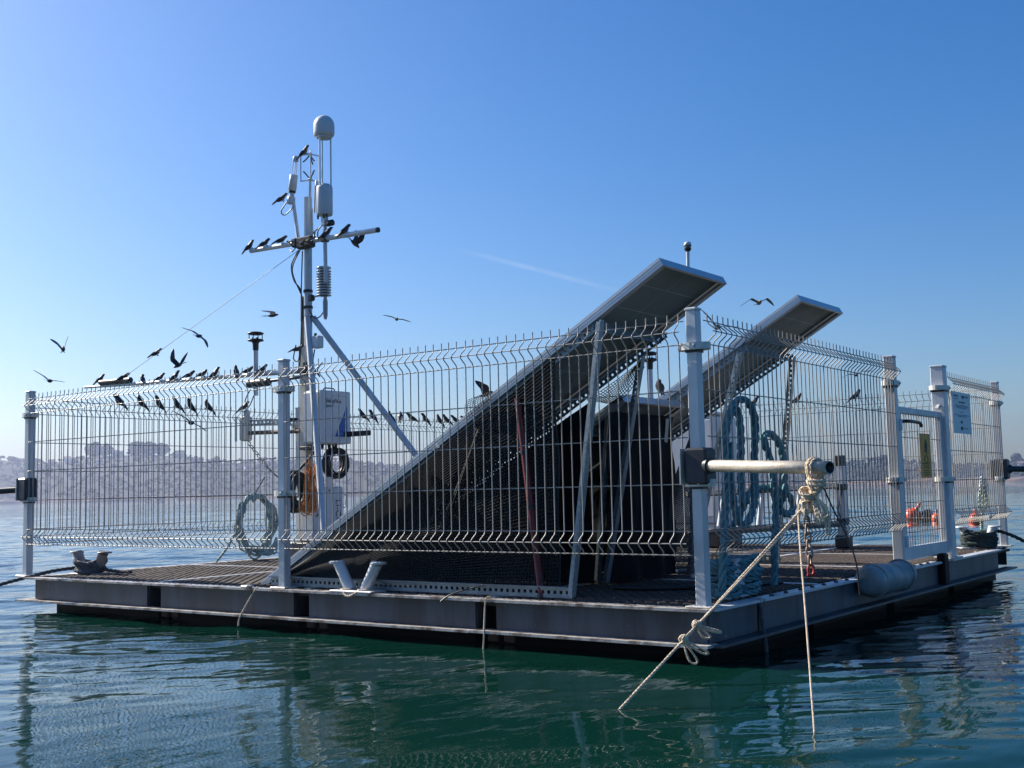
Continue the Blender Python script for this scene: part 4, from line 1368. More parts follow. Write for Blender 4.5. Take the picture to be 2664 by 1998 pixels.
def make_mast_clutter():
    # cable reel
    t = thing('cable_reel', (-4.80, 2.63, Z(.68)), 'black round cable coil hanging below the white instrument box', 'cable coil')
    mb = MB()
    g = random.Random(2)
    for k in range(16):
        c = Vector((-4.80 + g.uniform(-.04, .04), 2.62, Z(.775)))
        r = g.uniform(.085, .128)
        mb.tube([c + Vector((g.uniform(-.004, .004), math.cos(a) * r * .95, math.sin(a) * r)) for a in np.linspace(0, 2 * PI, 22)[:-1]], .009, 6, closed=True)
    mb.build('coils', BLACK, t)
    MB().tube([(-4.80, 2.60, Z(.90)), (-4.82, 2.60, Z(.94))], .008, 6).build('tie', BLACK, t)
    # dark coil behind the middle post
    t = thing('hose_coil', (-4.85, 2.24, Z(.38)), 'dark hose coil hanging on the mast column behind the middle post', 'hose')
    mb = MB()
    for k in range(18):
        c = Vector((-4.86 + g.uniform(-.05, .05), 2.225 + g.uniform(-.015, .015), Z(.54)))
        r = g.uniform(.05, .10)
        mb.tube([c + Vector((g.uniform(-.006, .006), math.cos(a) * r, math.sin(a) * r * 1.75)) for a in np.linspace(0, 2 * PI, 22)[:-1]], .010, 6, closed=True)
    mb.build('coils', mat('dark_green_hose', (.012, .03, .032), .5), t)
    MB().tube(spline([(-4.82, 2.2, Z(.71)), (-4.82, 2.3, Z(.79)), (-4.84, 2.42, Z(.88))], .02), .012, 6).build('hose_tail', BLACK, t)
    # orange twine
    t = thing('orange_twine', (-4.80, 2.30, Z(.35)), 'tangle of orange twine hanging beside the mast column', 'twine')
    mb = MB()
    for k in range(26):
        y = 2.31 + g.uniform(-.05, .05)
        p = [(-4.79 + g.uniform(-.03, .03), y, Z(.78 + g.uniform(-.1, .04))), (-4.79, y + g.uniform(-.03, .03), Z(.62)), (-4.78, y + g.uniform(-.05, .03), Z(.50)), (-4.78, y + g.uniform(-.12, .02), Z(.40)), (-4.78, y + g.uniform(-.10, .04), Z(.35 + g.uniform(0, .06)))]
        mb.tube(spline(p, .02), .004, 5)
    for k in range(10):
        c = Vector((-4.78, 2.27 + g.uniform(-.03, .03), Z(.39 + g.uniform(-.02, .03))))
        mb.tube([c + Vector((0, math.cos(a) * .045, math.sin(a) * .03)) for a in np.linspace(0, 2 * PI, 14)[:-1]], .004, 5, closed=True)
    mb.build('strands', ORANGE, t)
    # white sensor on perforated arms
    t = thing('perforated_sensor', (-5.70, MY, Z(1.0)), 'pale box sensor on a perforated arm left of the mast column', 'sensor')
    MB().box((-5.71, MY - .04, Z(1.11)), (.10, .08, .22), bev=.012).build('housing', CREAM, t)
    MB().lathe([(.03, 0), (.028, .05), (.01, .06)], 12, 0, (-5.70, MY - .04, Z(1.22))).build('cap', CREAM, t)
    mb = MB()
    slotted(mb, (-5.66, MY - .03, Z(1.16)), (-5.0, MY - .03, Z(1.135)), .055, .003, .05, .022)
    mb.build('perforated_arm', SLOT, t)
    MB().tube([(-5.66, MY - .04, Z(1.07)), (-5.02, MY - .04, Z(1.055))], .018, 8).build('lower_arm', RUST, t)
    mb = MB()
    slotted(mb, (-5.79, MY - .085, Z(1.0)), (-5.79, MY - .085, Z(1.22)), .03, .003, .025, .012, up=(1, 0, 0))
    mb.build('perforated_strip', SLOT, t)
    # chain and line
    ch = thing('slack_chain', (-5.0, MY, Z(.62)), 'short chain and line hanging slack from the perforated arm', 'chain')
    p0, p1 = Vector((-5.67, MY - .05, Z(.99))), Vector((-5.42, MY - .05, Z(.76)))
    for k in range(8):
        c = p0.lerp(p1, (k + .5) / 8)
        link(c, (p1 - p0).normalized(), .042, .014, .004, k % 2, CHAINM, ch)
    MB().tube([p1, (-5.22, MY - .04, Z(.62)), (-5.06, MY - .03, Z(.46))], .006, 6).build('line', ROPED, ch)
    MB().box((-4.58, 2.66, Z(1.02)), (.30, .025, .045), bev=.006).build('sensor_bar', BLACK)
    tag(bpy.data.objects['sensor_bar'], 'short black bar sticking out right of the white instrument box', 'bar')


def link(c, d, ln, wd, r, odd, m, parent, name='link'):
    d = d.normalized()
    s = d.cross(Vector((0, 1, 0.2)))
    s.normalize()
    if odd:
        s = d.cross(s).normalized()
    pts = []
    for a in np.linspace(0, 2 * PI, 15)[:-1]:
        u = math.cos(a)
        pts.append(c + d * (math.copysign(max(0, ln / 2 - wd / 2), u) + u * wd / 2 * .9) + s * math.sin(a) * wd)
    return MB().tube(pts, r, 6, closed=True).build(name, m, parent)


make_mast_clutter()


# ------------------------------------------------------------------ mooring arms on the corner posts
def mooring_arm(px, py, d, L, label, r=0.0225, m=None, zc=0.59):
    d = Vector(d).normalized()
    m = m or PIPEM
    t = thing('mooring_pipe', (px, py, Z(zc)), label, 'pipe', 'pipe arms clamped to the corner posts')
    a = Vector((px, py, Z(zc))) + d * 0.035
    b = a + d * L + Vector((0, 0, -0.028))
    MB().box((px + d.x * .012, py + d.y * .012, Z(zc)), (.105, .10, .155), bev=.01).build('clamp_block', DKBLUE, t)
    s = Vector((-d.y, d.x, 0))
    for sg in (-1, 1):
        q = Vector((px, py, Z(zc))) + s * sg * .046
        for z in (-.055, .055):
            MB().lathe([(.008, -.012), (.008, .012)], 6, 0, (q.x, q.y, Z(zc) + z), Matrix.Rotation(PI / 2, 3, 'X')).build('bolt', GALV, t)
    MB().box((px - .055, py - .02, Z(zc)), (.006, .09, .15)).build('back_plate', CLAMP, t)
    MB().tube([a, a + d * .05], .034, 14).build('socket', DKBLUE, t)
    # open pipe: outer wall, rim and bore coloured black for the shade inside
    N = 20
    u = Vector((0, 0, 1))
    rr = d.cross(u).normalized()
    ax = (b - a).normalized()
    up = rr.cross(ax)
    vs = []
    for (p, rad) in ((a + d * .04, r), (a.lerp(b, .5), r * 1.0), (b, r), (b, r * .84), (b - ax * .30, r * .84)):
        for k in range(N):
            an = 2 * PI * k / N
            vs.append(p + (rr * math.cos(an) + up * math.sin(an)) * rad)
    fs = [(i * N + k, i * N + (k + 1) % N, i * N + N + (k + 1) % N, i * N + N + k) for i in range(4) for k in range(N)]
    mb = MB()
    mb.add(vs, fs, 0, True)
    mb.add(vs[-N:], [tuple(range(N))], 1)
    for i_ in range(len(mb.m) - 1 - N, len(mb.m)):
        mb.m[i_] = 1
    mb.build('pipe', [m, BLACK], t)
    return b, ax


PE, PAX = mooring_arm(0.0, 0.0, (0.90, -0.43, 0), 0.745, 'pale weathered pipe arm sticking out from the nearest corner post', r=.0245)
mooring_arm(-5.12, 0.0, (-0.92, -0.40, 0), 0.9, 'dark pipe arm leaving the picture at the left corner post', m=DKBLUE)
mooring_arm(0.0, 4.985, (0.80, 0.60, 0), 0.9, 'dark pipe arm leaving the picture at the far right corner post', m=DKBLUE)


# ------------------------------------------------------------------ bollards
def bollard(x, y, rz, label, m, h=.15, spread=.05, r=.034, lean=.07):
    """two horns leaning apart on a plate"""
    t = thing('double_bollard', (x, y, Z(0)), label, 'bollard', 'double bollards on the raft')
    d = Vector((math.cos(rz), math.sin(rz), 0))
    MB().box((x, y, Z(.006)), (.30, .12, .010), rz=rz, bev=.003).build('base_plate', m, t)
    for s in (-1, 1):
        a = Vector((x, y, Z(.008))) + d * s * spread
        b = a + d * s * lean + Vector((0, 0, h))
        MB().tube([a, a.lerp(b, .5), b], [r, r * .95, r], 16).build('horn', m, t)
        MB().lathe([(0, 0), (r * 1.35, 0), (r * 1.45, .005), (r * 1.35, .012), (0, .014)], 18, 0, b + d * s * .012 - Vector((0, 0, .004))).build('cap', m, t)
    return t


def wraps(mb, c, d, L, r, n, rr, g, z0=.03, z1=.12):
    """turns of rope wound figure-eight round a bollard"""
    s = Vector((-d.y, d.x, 0))
    for k in range(n):
        z = z0 + (z1 - z0) * k / max(1, n - 1)
        pts = []
        l = L * g.uniform(.8, 1.1)
        b = r * g.uniform(.9, 1.25)
        ph = g.uniform(-.15, .15)
        for a in np.linspace(0, 2 * PI, 18)[:-1]:
            pts.append(c + d * (math.cos(a) * l) + s * (math.sin(a + ph) * b) + Vector((0, 0, z + .012 * math.sin(2 * a + k) + g.uniform(-.003, .003))))
        rope(mb, pts, rr, closed=True, step=.02)


def make_bollards():
    g = random.Random(9)
    bollard(-4.80, 0.27, 0.05, 'pinkish double bollard wound with dark rope at the left front deck corner', TAN, h=.14, spread=.06, lean=.08)
    mb = MB()
    c = Vector((-4.80, 0.27, Z(0)))
    wraps(mb, c, Vector((1, .05, 0)), .11, .075, 8, .016, g, .025, .09)
    rope(mb, [(-4.86, .22, Z(.05)), (-4.95, .10, Z(.035)), (-5.03, -.05, Z(.0)), (-5.4, -.50, Z(-.13)), (-6.2, -1.5, Z(-.34))], .013)
    rope(mb, [(-4.72, .30, Z(.04)), (-4.60, .34, Z(.022)), (-4.48, .36, Z(.02)), (-4.44, .33, Z(.02))], .013)
    tag(mb.build('mooring_rope', ROPED), 'dark rope wound on the left bollard and leading off left', 'rope', 'dark mooring ropes')
    bollard(-1.98, -0.025, 0.0, 'bare grey double bollard on the front deck edge below the near panel', GALV, h=.14, spread=.052, lean=.085, r=.030)
    mb = MB()
    rope(mb, [(-2.04, -.075, Z(.012)), (-2.0, -.095, Z(-.012)), (-1.96, -.095, Z(-.012)), (-1.92, -.075, Z(.012))], .006)
    rope(mb, [(-2.04 + .035 * math.cos(a) * 1.0, -.03 + .04 * math.sin(a), Z(.013)) for a in np.linspace(0, 2 * PI, 12)[:-1]], .006, closed=True)
    rope(mb, [(-1.92 + .035 * math.cos(a) * 1.0, -.03 + .04 * math.sin(a), Z(.013)) for a in np.linspace(0, 2 * PI, 12)[:-1]], .006, closed=True)
    tag(mb.build('bollard_cord', ROPEW), 'thin white cord looped round the feet of the bare front bollard', 'cord')
    bollard(-0.10, 0.47, PI / 2, 'double bollard buried in blue rope beside the nearest corner post', GALV, h=.15, spread=.055, lean=.06)
    bollard(-0.10, 4.66, 0.6, 'double bollard wound with dark rope by the far right corner post', GALV, h=.15, spread=.06, lean=.05)
    mb = MB()
    c = Vector((-0.10, 4.66, Z(0)))
    wraps(mb, c, Vector((.83, .56, 0)), .12, .085, 8, .016, g, .02, .12)
    rope(mb, [(-.03, 4.70, Z(.14)), (.08, 4.80, Z(.10)), (.35, 5.0, Z(-.05)), (1.0, 5.5, Z(-.32))], .014)
    tag(mb.build('mooring_rope', mat('dark_green_rope', (.035, .055, .052), .85, 0, .4, 20, .3, 200)), 'dark rope wound on the far right bollard and leading off right', 'rope', 'dark mooring ropes')
    mb = MB()
    rope(mb, [(-.06, 4.60, Z(.15)), (-.03, 4.50, Z(.22)), (.0, 4.44, Z(.34)), (.01, 4.40, Z(.48)), (.012, 4.42, Z(.53)), (.01, 4.47, Z(.46)), (.01, 4.49, Z(.33)), (.0, 4.42, Z(.28)), (.0, 4.34, Z(.33)), (.01, 4.36, Z(.45)), (.012, 4.41, Z(.53))], .013)
    tag(mb.build('pale_hank', ROPEG), 'pale rope hank hanging on the short right panel above the far bollard', 'rope')


make_bollards()


# ------------------------------------------------------------------ ropes
def make_ropes():
    g = random.Random(21)
    # blue rope: hanks on the fence, turns on the bollard
    X = -0.045
    mb = MB()
    rr = .0195
    outer = [(.255, .05), (.262, .115), (.283, .232), (.315, .369), (.348, .507), (.361, .648), (.375, .73), (.41, .815), (.472, .88), (.546, .905), (.616, .889), (.667, .844), (.688, .777),
             (.680, .69), (.665, .593), (.655, .495), (.650, .427), (.596, .36), (.537, .326), (.472, .335), (.424, .403), (.406, .507), (.399, .601), (.412, .70)]
    inner = [(.412, .70), (.43, .745), (.456, .795), (.514, .853), (.56, .860), (.591, .813), (.604, .735), (.604, .66), (.600, .578), (.602, .481), (.614, .42), (.65, .428)]
    rope(mb, [(X + .008 * math.sin(3 * y + 5 * z), y, Z(z)) for (y, z) in outer], rr)
    rope(mb, [(X - .042 + .006 * math.sin(9 * z), y, Z(z)) for (y, z) in inner], rr)
    tag(mb.build('blue_rope_hank', ROPEB), 'thick blue rope hank looped high on the right side fence', 'rope', 'blue ropes on the right side')
    mb = MB()
    right = [(.885, .02), (.90, .10), (.906, .21), (.935, .324), (.940, .451), (.925, .553), (.896, .64), (.850, .70), (.842, .74), (.895, .757), (.981, .734), (1.038, .678), (1.066, .605), (1.062, .522), (1.06, .46), (1.098, .397),
             (1.185, .353), (1.270, .377), (1.255, .43), (1.146, .474), (.993, .491), (.831, .483), (.735, .455), (.672, .40), (.617, .345), (.55, .315)]
    rope(mb, [(X - .03 - .05 * (k > 14), y, Z(z)) for k, (y, z) in enumerate(right)], rr)
    tag(mb.build('blue_rope_loop', ROPEB), 'second smaller blue rope loop right of the big hank', 'rope', 'blue ropes on the right side')
    mb = MB()
    c = Vector((-0.10, 0.40, Z(0)))
    for k in range(7):
        for (yy, n) in ((.395, 0), (.58, 1)):
            z = .022 + k * .024
            r = .072 + g.uniform(-.008, .010) - .002 * k
            o = Vector((-0.10 + g.uniform(-.006, .006), yy + (-.012 if n == 0 else .012) * k * .8, 0))
            rope(mb, [o + Vector((math.cos(a) * r, math.sin(a) * r, Z(z) + .006 * math.sin(a * 2 + k))) for a in np.linspace(0, 2 * PI, 14)[:-1]], .0145, closed=True, step=.016)
    rope(mb, [(-.05, .30, Z(.05)), (-.04, .27, Z(.03)), (-.045, .21, Z(.03)), (-.045, .20, Z(.06))], .0155)
    rope(mb, [(-.04, .45, Z(.15)), (-.03, .54, Z(.17)), (-.05, .66, Z(.17)), (-.1, .70, Z(.14)), (-.06, .67, Z(.08))], .0155)
    tag(mb.build('blue_rope_turns', ROPEB), 'blue rope wound round the bollard beside the nearest corner post', 'rope', 'blue ropes on the right side')
    mb = MB()
    rope(mb, [(.065, .40, Z(.0)), (.075, .405, Z(-.1)), (.085, .41, Z(-.2)), (.09, .42, Z(-.34))], .010)
    tag(mb.build('hanging_line', ROPED), 'dark line hanging over the right beam below the blue rope', 'rope')

    # pale green coil on the left fence
    mb = MB()
    for k in range(13):
        ly = g.uniform(.135, .215)
        lz = g.uniform(.20, .265)
        cy, cz = 1.84 + g.uniform(-.015, .02), .27 + (.265 - lz) * .5
        pts = []
        for a in np.linspace(0, 2 * PI, 20)[:-1]:
            wob = 1 + .06 * math.sin(3 * a + k)
            pts.append((-4.93 + g.uniform(-.025, .025), cy + math.cos(a) * ly * wob, Z(cz + math.sin(a) * lz * (wob if math.sin(a) < 0 else 1))))
        rope(mb, pts, .0105, closed=True, step=.02)
    for k in range(7):
        p = [(-4.90 + g.uniform(-.03, .03), 1.72 + g.uniform(-.02, .05), Z(.10 + g.uniform(-.06, .04))), (-4.90, 1.86, Z(.04 + g.uniform(0, .08))), (-4.88, 1.98 + g.uniform(-.03, .03), Z(.09 + g.uniform(-.05, .06))), (-4.88, 2.02, Z(.17))]
        rope(mb, p, .0105)
    rope(mb, [(-4.93, 1.80, Z(.53)), (-4.90, 1.80, Z(.47)), (-4.90, 1.82, Z(.50)), (-4.94, 1.83, Z(.53))], .012)
    rope(mb, [(-4.99, 1.50, Z(.005)), (-4.96, 1.58, Z(.11)), (-4.94, 1.66, Z(.24)), (-4.93, 1.72, Z(.36))], .0105)
    tag(mb.build('rope_coil', ROPEG), 'pale green rope coil hanging on the left fence near the middle post', 'rope')
    s = MB().tube([(-4.92, 1.82, Z(.52)), (-4.86, 1.88, Z(.66))], .005, 6).build('tie_stick', ROPED)
    tag(s, 'short dark end of a tie sticking up from the pale green coil', 'tie')

    # white rope knotted on the pipe end
    mb = MB()
    e = PE - PAX * .035
    for k in range(3):         # turns round the pipe
        o = e - PAX * (.012 * k + .03)
        u = Vector((0, 0, 1))
        q = PAX.cross(u).normalized()
        rope(mb, [o + (q * math.cos(a) + u * math.sin(a)) * (.031 + .004 * (k % 2)) - u * (.016 if math.sin(a) < 0 else 0) for a in np.linspace(0, 2 * PI, 12)[:-1]], .0062, closed=True, step=.012)
    c0 = e + Vector((-.03, 0, -.045))
    for k in range(15):        # the bunched knot under it
        c = c0 + Vector((g.uniform(-.022, .022) - .0035 * k, g.uniform(-.012, .012), -.0075 * k + g.uniform(-.004, .004)))
        r1, r2 = g.uniform(.018, .034) * (1 - .025 * k), g.uniform(.009, .016)
        tl = g.uniform(-.7, .7)
        n = Vector((g.uniform(-.3, .3), g.uniform(-.3, .3), 1)).normalized()
        u1 = n.orthogonal().normalized()
        u2 = n.cross(u1)
        rope(mb, [c + u1 * math.cos(a) * r1 + u2 * math.sin(a) * r1 * .85 + n * math.sin(a + tl) * r2 for a in np.linspace(0, 2 * PI, 11)[:-1]], .0064, closed=True, step=.012)
    kb = c0 + Vector((-.052, 0, -.10))
    for dx, ln in ((.045, .075), (.06, .06), (.03, .085)):
        p = c0 + Vector((-.01, -.012, -.075))
        rope(mb, [p, p + Vector((dx * .35, -.004, -ln * .5)), p + Vector((dx * .62, -.006, -ln)), p + Vector((dx * .95, -.004, -ln * .9)), p + Vector((dx * .8, 0, -ln * .35)), p + Vector((dx * .3, .004, 0))], .0052)
    for dx in (.065, .085):
        p = c0 + Vector((.0, -.01, -.06))
        rope(mb, [p, p + Vector((dx * .5, 0, -.05)), p + Vector((dx * .55, 0, -.14))], .0045)
    # the diagonal to the water, with two bowed knots
    A, B = kb, Vector((0.197, -1.127, -0.053))
    rope(mb, [A, A.lerp(B, .3) + Vector((0, 0, -.004)), A.lerp(B, .6) + Vector((0, 0, -.004)), B], .0052)
    rope(mb, [A + Vector((.006, .004, -.004)), A.lerp(B, .35) + Vector((.008, .0, -.004)), A.lerp(B, .625)], .0042)
    for f, ln in ((.56, .045), (.625, .08)):
        k0 = A.lerp(B, f)
        for j in range(4):
            n = Vector((g.uniform(-1, 1), g.uniform(-1, 1), g.uniform(-1, 1))).normalized()
            u1 = n.orthogonal().normalized()
            u2 = n.cross(u1)
            rope(mb, [k0 + u1 * math.cos(a) * .013 + u2 * math.sin(a) * .013 for a in np.linspace(0, 2 * PI, 9)[:-1]], .0055, closed=True, step=.01)
        for dx, l2 in ((.035, ln), (.075, ln * .62)):
            d = Vector((RGT.x * dx, RGT.y * dx, -l2))
            s_ = Vector((RGT.x, RGT.y, 0)) * .011
            rope(mb, [k0, k0 + d * .5 - s_, k0 + d * .95 - s_ * 1.2, k0 + d * 1.05, k0 + d * .92 + s_ * 1.2, k0 + d * .45 + s_ * .6, k0], .0042)
    tag(mb.build('white_mooring_rope', ROPEW), 'white rope knotted on the pipe arm, slanting down into the water', 'rope')
    mb = MB()
    V0 = kb + Vector((.0, -.01, .03))
    V1 = Vector((0.933, -1.140, -0.055))
    mid = V0.lerp(V1, .5)
    rope(mb, [V0, V0 + Vector((-.016, 0, -.04)), V0.lerp(V1, .25) + Vector((-.02, .01, 0)), mid + Vector((-.012, .006, 0)), V1], .0038)
    tag(mb.build('plumb_rope', ROPEW), 'thin white rope hanging almost straight from the knot into the water', 'rope')
    s = MB().tube(spline([c0 + Vector((.03, .0, -.03)), c0 + Vector((.05, .02, -.10)), c0 + Vector((.085, .05, -.20)), c0 + Vector((.11, .07, -.30)), c0 + Vector((.115, .08, -.42))], .02), .0032, 6).build('black_line', BLACK)
    tag(s, 'thin black cord trailing down right from the white knot', 'cord')
    # chain with a red shackle
    t = thing('hanging_chain', kb, 'rusty chain hanging from the white knot, ending in a red shackle', 'chain')
    k0 = kb + Vector((.012, -.012, .02))
    n = 8
    for k in range(n):
        link(k0 + Vector((.0012 * k, 0, -.028 * k - .016)), Vector((0, 0, 1)), .038, .0105, .0042, k % 2, CHAINM if k > 1 else PIPEM, t)
    c = k0 + Vector((.012, -.002, -.028 * n - .022))
    q = Vector((RGT.x, RGT.y, 0)).normalized()
    MB().tube([c + q * math.cos(a) * .011 + Vector((0, 0, math.sin(a) * .019)) for a in np.linspace(0, 2 * PI, 17)[:-1]], .0046, 7, closed=True).build('shackle', REDM, t)
    MB().tube([c + q * (-.015) - Vector((0, 0, .018)), c + q * .018 - Vector((0, 0, .018))], .0046, 7).build('shackle_pin', REDM, t)

    # cords over the front beam
    mb = MB()
    rope(mb, [(-2.70, -.07, Z(.008)), (-2.72, -.09, Z(-.03)), (-2.77, -.098, Z(-.10)), (-2.80, -.115, Z(-.165)), (-2.805, -.118, Z(-.205))], .0055)
    tag(mb.build('front_cord', ROPEW), 'short white cord hanging over the front beam left of the middle post', 'cord')
    s = MB().box((-2.785, -.075, Z(.008)), (.055, .05, .014), bev=.004).build('cord_cleat', CLAMP)
    tag(s, 'small pale cleat on the front flange beside the white cord', 'cleat')
    mb = MB()
    rope(mb, [(-1.085, -.05, Z(.010)), (-1.085, -.092, Z(.0)), (-1.09, -.10, Z(-.10)), (-1.085, -.112, Z(-.17)), (-1.09, -.112, Z(-.24)), (-1.08, -.11, Z(-.33))], .0045)
    tag(mb.build('front_cord', ROPEW), 'thin cord hanging over the front beam at the recess below the near panel', 'cord')
    s = MB().tube(spline([(-1.15, -.02, Z(.06)), (-1.25, -.05, Z(.035)), (-1.32, -.08, Z(.01)), (-1.36, -.095, Z(-.02))], .02), .004, 6).build('black_lead', BLACK)
    tag(s, 'black lead lying across the front deck edge by the base rail', 'cable')
    s = MB().tube(spline([(-.75, .5, Z(.02)), (-.5, .62, Z(.015)), (-.25, .9, Z(.015)), (-.15, 1.15, Z(.015))], .03), .012, 8).build('deck_hose', BLACK)
    tag(s, 'dark hose lying on the shaded deck behind the nearest corner post', 'hose')


make_ropes()


# ------------------------------------------------------------------ fender and buoys
def make_floats():
    t = thing('drum_fender', (.10, 1.97, Z(-.1)), 'pale grey drum fender hung over the right beam', 'fender')
    M = Matrix.Rotation(-PI / 2, 3, 'X')
    R = .082
    prof = [(0, -.30), (.04, -.30), (.06, -.297), (R * .93, -.275), (R, -.245), (R, -.10), (R * 1.02, -.095), (R * 1.02, -.08), (R, -.075), (R, .09), (R * 1.02, .095), (R * 1.02, .11), (R, .115), (R, .245), (R * .93, .275), (.06, .297), (.04, .30), (0, .30)]
    dm = MB().lathe(prof, 28, 0, (.115, 1.94, Z(-.015)), M)
    q = []
    for v in dm.v:                       # sagging, dented skin
        k = 1 + .05 * math.sin(v[1] * 23 + v[2] * 31) + .035 * math.sin(v[0] * 47 - v[1] * 17) - (.10 if v[2] > Z(.02) else 0) * math.exp(-((v[1] - 2.0) / .12) ** 2)
        q.append((.115 + (v[0] - .115) * k, v[1], Z(-.015) + (v[2] - Z(-.015)) * k))
    dm.v = q
    dm.build('drum', FENDM, t)
    for y in (1.72, 2.16):
        MB().tube([(.115 + math.cos(a) * (R + .001), y, Z(-.015) + math.sin(a) * (R + .004)) for a in np.linspace(0, 2 * PI, 22)[:-1]], .006, 6, closed=True).build('strap', FENDM, t)
    for (x, y, r, lab, topo) in ((-5.04, 18.8, .17, 'largest orange buoy, tilted, seen through the gate wires', True), (-4.3, 17.9, .11, 'small orange buoy near the gate latch post', False), (-3.45, 17.3, .12, 'orange buoy below the short right panel', False)):
        t = thing('orange_buoy', (x, y, 0), lab, 'buoy', 'orange buoys afloat behind the raft')
        MB().lathe([(0, -r)] + [(r * math.sin(a), -r * math.cos(a)) for a in np.linspace(.3, 2.8, 12)] + [(0, r)], 20, 0, (x, y, r * .35)).build('ball', BUOY, t)
        if topo:
            MB().tube([(x + .07, y, r * 1.1), (x + .16, y, r * 1.9)], [.04, .03], 10).build('eye', BUOY, t)
            MB().lathe([(0, -.12), (.10, -.08), (.12, 0), (.10, .08), (0, .12)], 14, 0, (x + .25, y + .1, .08)).build('second_ball', mat('dark_buoy', (.05, .02, .03), .5), t)
        else:
            MB().lathe([(.03, 0), (.035, .05), (.02, .07)], 10, 0, (x, y, r * 1.28)).build('eye', BUOY, t)


make_floats()


# ------------------------------------------------------------------ birds
def ring_body(st, n=10):
    """st: stations (x, z, half width, half height); one closed skin"""
    vs, fs, ms = [], [], []
    for (x, z, a, b) in st:
        for k in range(n):
            t = 2 * PI * k / n
            vs.append((x, a * math.cos(t), z + b * math.sin(t)))
    for i in range(len(st) - 1):
        for k in range(n):
            q = (k + 1) % n
            fs.append((i * n + k, i * n + q, i * n + n + q, i * n + n + k))
            ms.append(1 if (n // 2 <= k < n - 0 and k not in (n // 2, n - 1) and 2 <= i <= len(st) - 5) else 0)
    fs.append(tuple(reversed(range(n))))
    fs.append(tuple((len(st) - 1) * n + k for k in range(n)))
    ms += [0, 0]
    return vs, fs, ms


def add_body(mb, st):
    vs, fs, ms = ring_body(st)
    for f, m in zip(fs, ms):
        pass
    o = len(mb.v)
    mb.v.extend(vs)
    for f, m in zip(fs, ms):
        mb.f.append(tuple(i + o for i in f))
        mb.m.append(m)
        mb.sm.append(True)


def blade(mb, pts, th=.0022, mi=0):
    """a thin closed wing or tail feather from an outline of 3-D points"""
    n = len(pts)
    P = [Vector(p) for p in pts]
    nr = (P[1] - P[0]).cross(P[-1] - P[0])
    if nr.length < 1e-9:
        nr = Vector((0, 0, 1))
    nr.normalize()
    vs = [p + nr * th / 2 for p in P] + [p - nr * th / 2 for p in P]
    mb.add(vs, [tuple(range(n)), tuple(reversed(range(n, 2 * n)))] + [((i + 1) % n, i, n + i, n + (i + 1) % n) for i in range(n)], mi)


def perched_mesh(turn=0.0, fluff=1.0, key='a'):
    """looking along +x, body axis level: the object's tilt lifts the head; origin at the feet"""
    mb = MB()
    z = .026
    st = [(-.050, z, .003, .003), (-.040, z, .010, .009), (-.022, z, .0165 * fluff, .0155), (-.004, z + .001, .0190 * fluff, .0185), (.014, z + .004, .0180 * fluff, .0180), (.027, z + .009, .0140, .0140),
          (.036, z + .0135, .0125, .0125), (.044, z + .0155, .0120, .0118), (.051, z + .0155, .0090, .0085), (.056, z + .0145, .0040, .0040), (.063, z + .013, .0008, .0008)]
    if turn:
        st2 = []
        for (x, zz, a, b) in st:
            st2.append((x, zz, a, b))
        st = st2
    add_body(mb, st)
    if turn:                     # swing the head round the neck
        P = []
        for v in mb.v:
            k = min(1, max(0, (v[0] - .022) / .02))
            if k > 0:
                R = Matrix.Rotation(turn * k, 3, 'Z')
                q = R @ (Vector(v) - Vector((.03, 0, 0)))
                v = tuple(q + Vector((.03, 0, 0)))
            P.append(v)
        mb.v = P
    for s in (-1, 1):            # folded wings lie along the back and cross over the tail
        blade(mb, [(.018, s * .017, z + .010), (.004, s * .0215, z + .006), (-.025, s * .019, z + .003), (-.058, s * .009, z + .001), (-.082, s * .002, z + .001), (-.055, s * .006, z + .008), (-.02, s * .013, z + .015)], .004)
        blade(mb, [(-.045, s * .002, z), (-.047, s * .009, z - .001), (-.085, s * .010, z - .004), (-.092, s * .007, z - .004), (-.078, s * .001, z - .003)], .0025)
        mb.tube([(.0, s * .006, z - .012), (.003, s * .006, .002)], .0016, 5)
        mb.tube([(-.006, s * .006, .001), (.010, s * .006, .001)], .0018, 5)
    return mb.mesh('swallow', [BIRD, BIRDW])


def flying_mesh(dl, dr, sweep=.35, bend=.25, span=.145):
    """dl, dr: how far each wing is raised (radians)"""
    mb = MB()
    st = [(-.050, 0, .003, .003), (-.038, 0, .009, .008), (-.020, 0, .0155, .014), (.0, 0, .0175, .0165), (.018, .001, .016, .0155), (.030, .003, .0125, .0125), (.040, .004, .0115, .0112), (.048, .004, .008, .0078), (.054, .003, .0035, .0035), (.060, .002, .0008, .0008)]
    add_body(mb, st)
    for s, d in ((1, dl), (-1, dr)):
        d2 = d - bend

        def W(x, y):
            if y < span * .4:
                return (x, s * (.010 + y * math.cos(d)), .006 + y * math.sin(d))
            y0 = span * .4
            return (x, s * (.010 + y0 * math.cos(d) + (y - y0) * math.cos(d2)), .006 + y0 * math.sin(d) + (y - y0) * math.sin(d2))
        c = span
        sw = sweep * c
        pts_i = [W(.024, 0), W(.030, c * .4), W(-.022, c * .4), W(-.024, 0)]
        blade(mb, pts_i, .003)
        pts_o = [W(.030, c * .4), W(.022 - sw * .15, c * .62), W(.006 - sw * .55, c * .85), W(-.012 - sw, c), W(-.022 - sw * .7, c * .82), W(-.025 - sw * .25, c * .6), W(-.022, c * .4)]
        blade(mb, pts_o, .0024)
        blade(mb, [(-.042, s * .002, 0), (-.044, s * .010, 0), (-.088, s * .020, 0), (-.070, s * .006, 0)], .002)
    return mb.mesh('swallow', [BIRD, BIRDW])


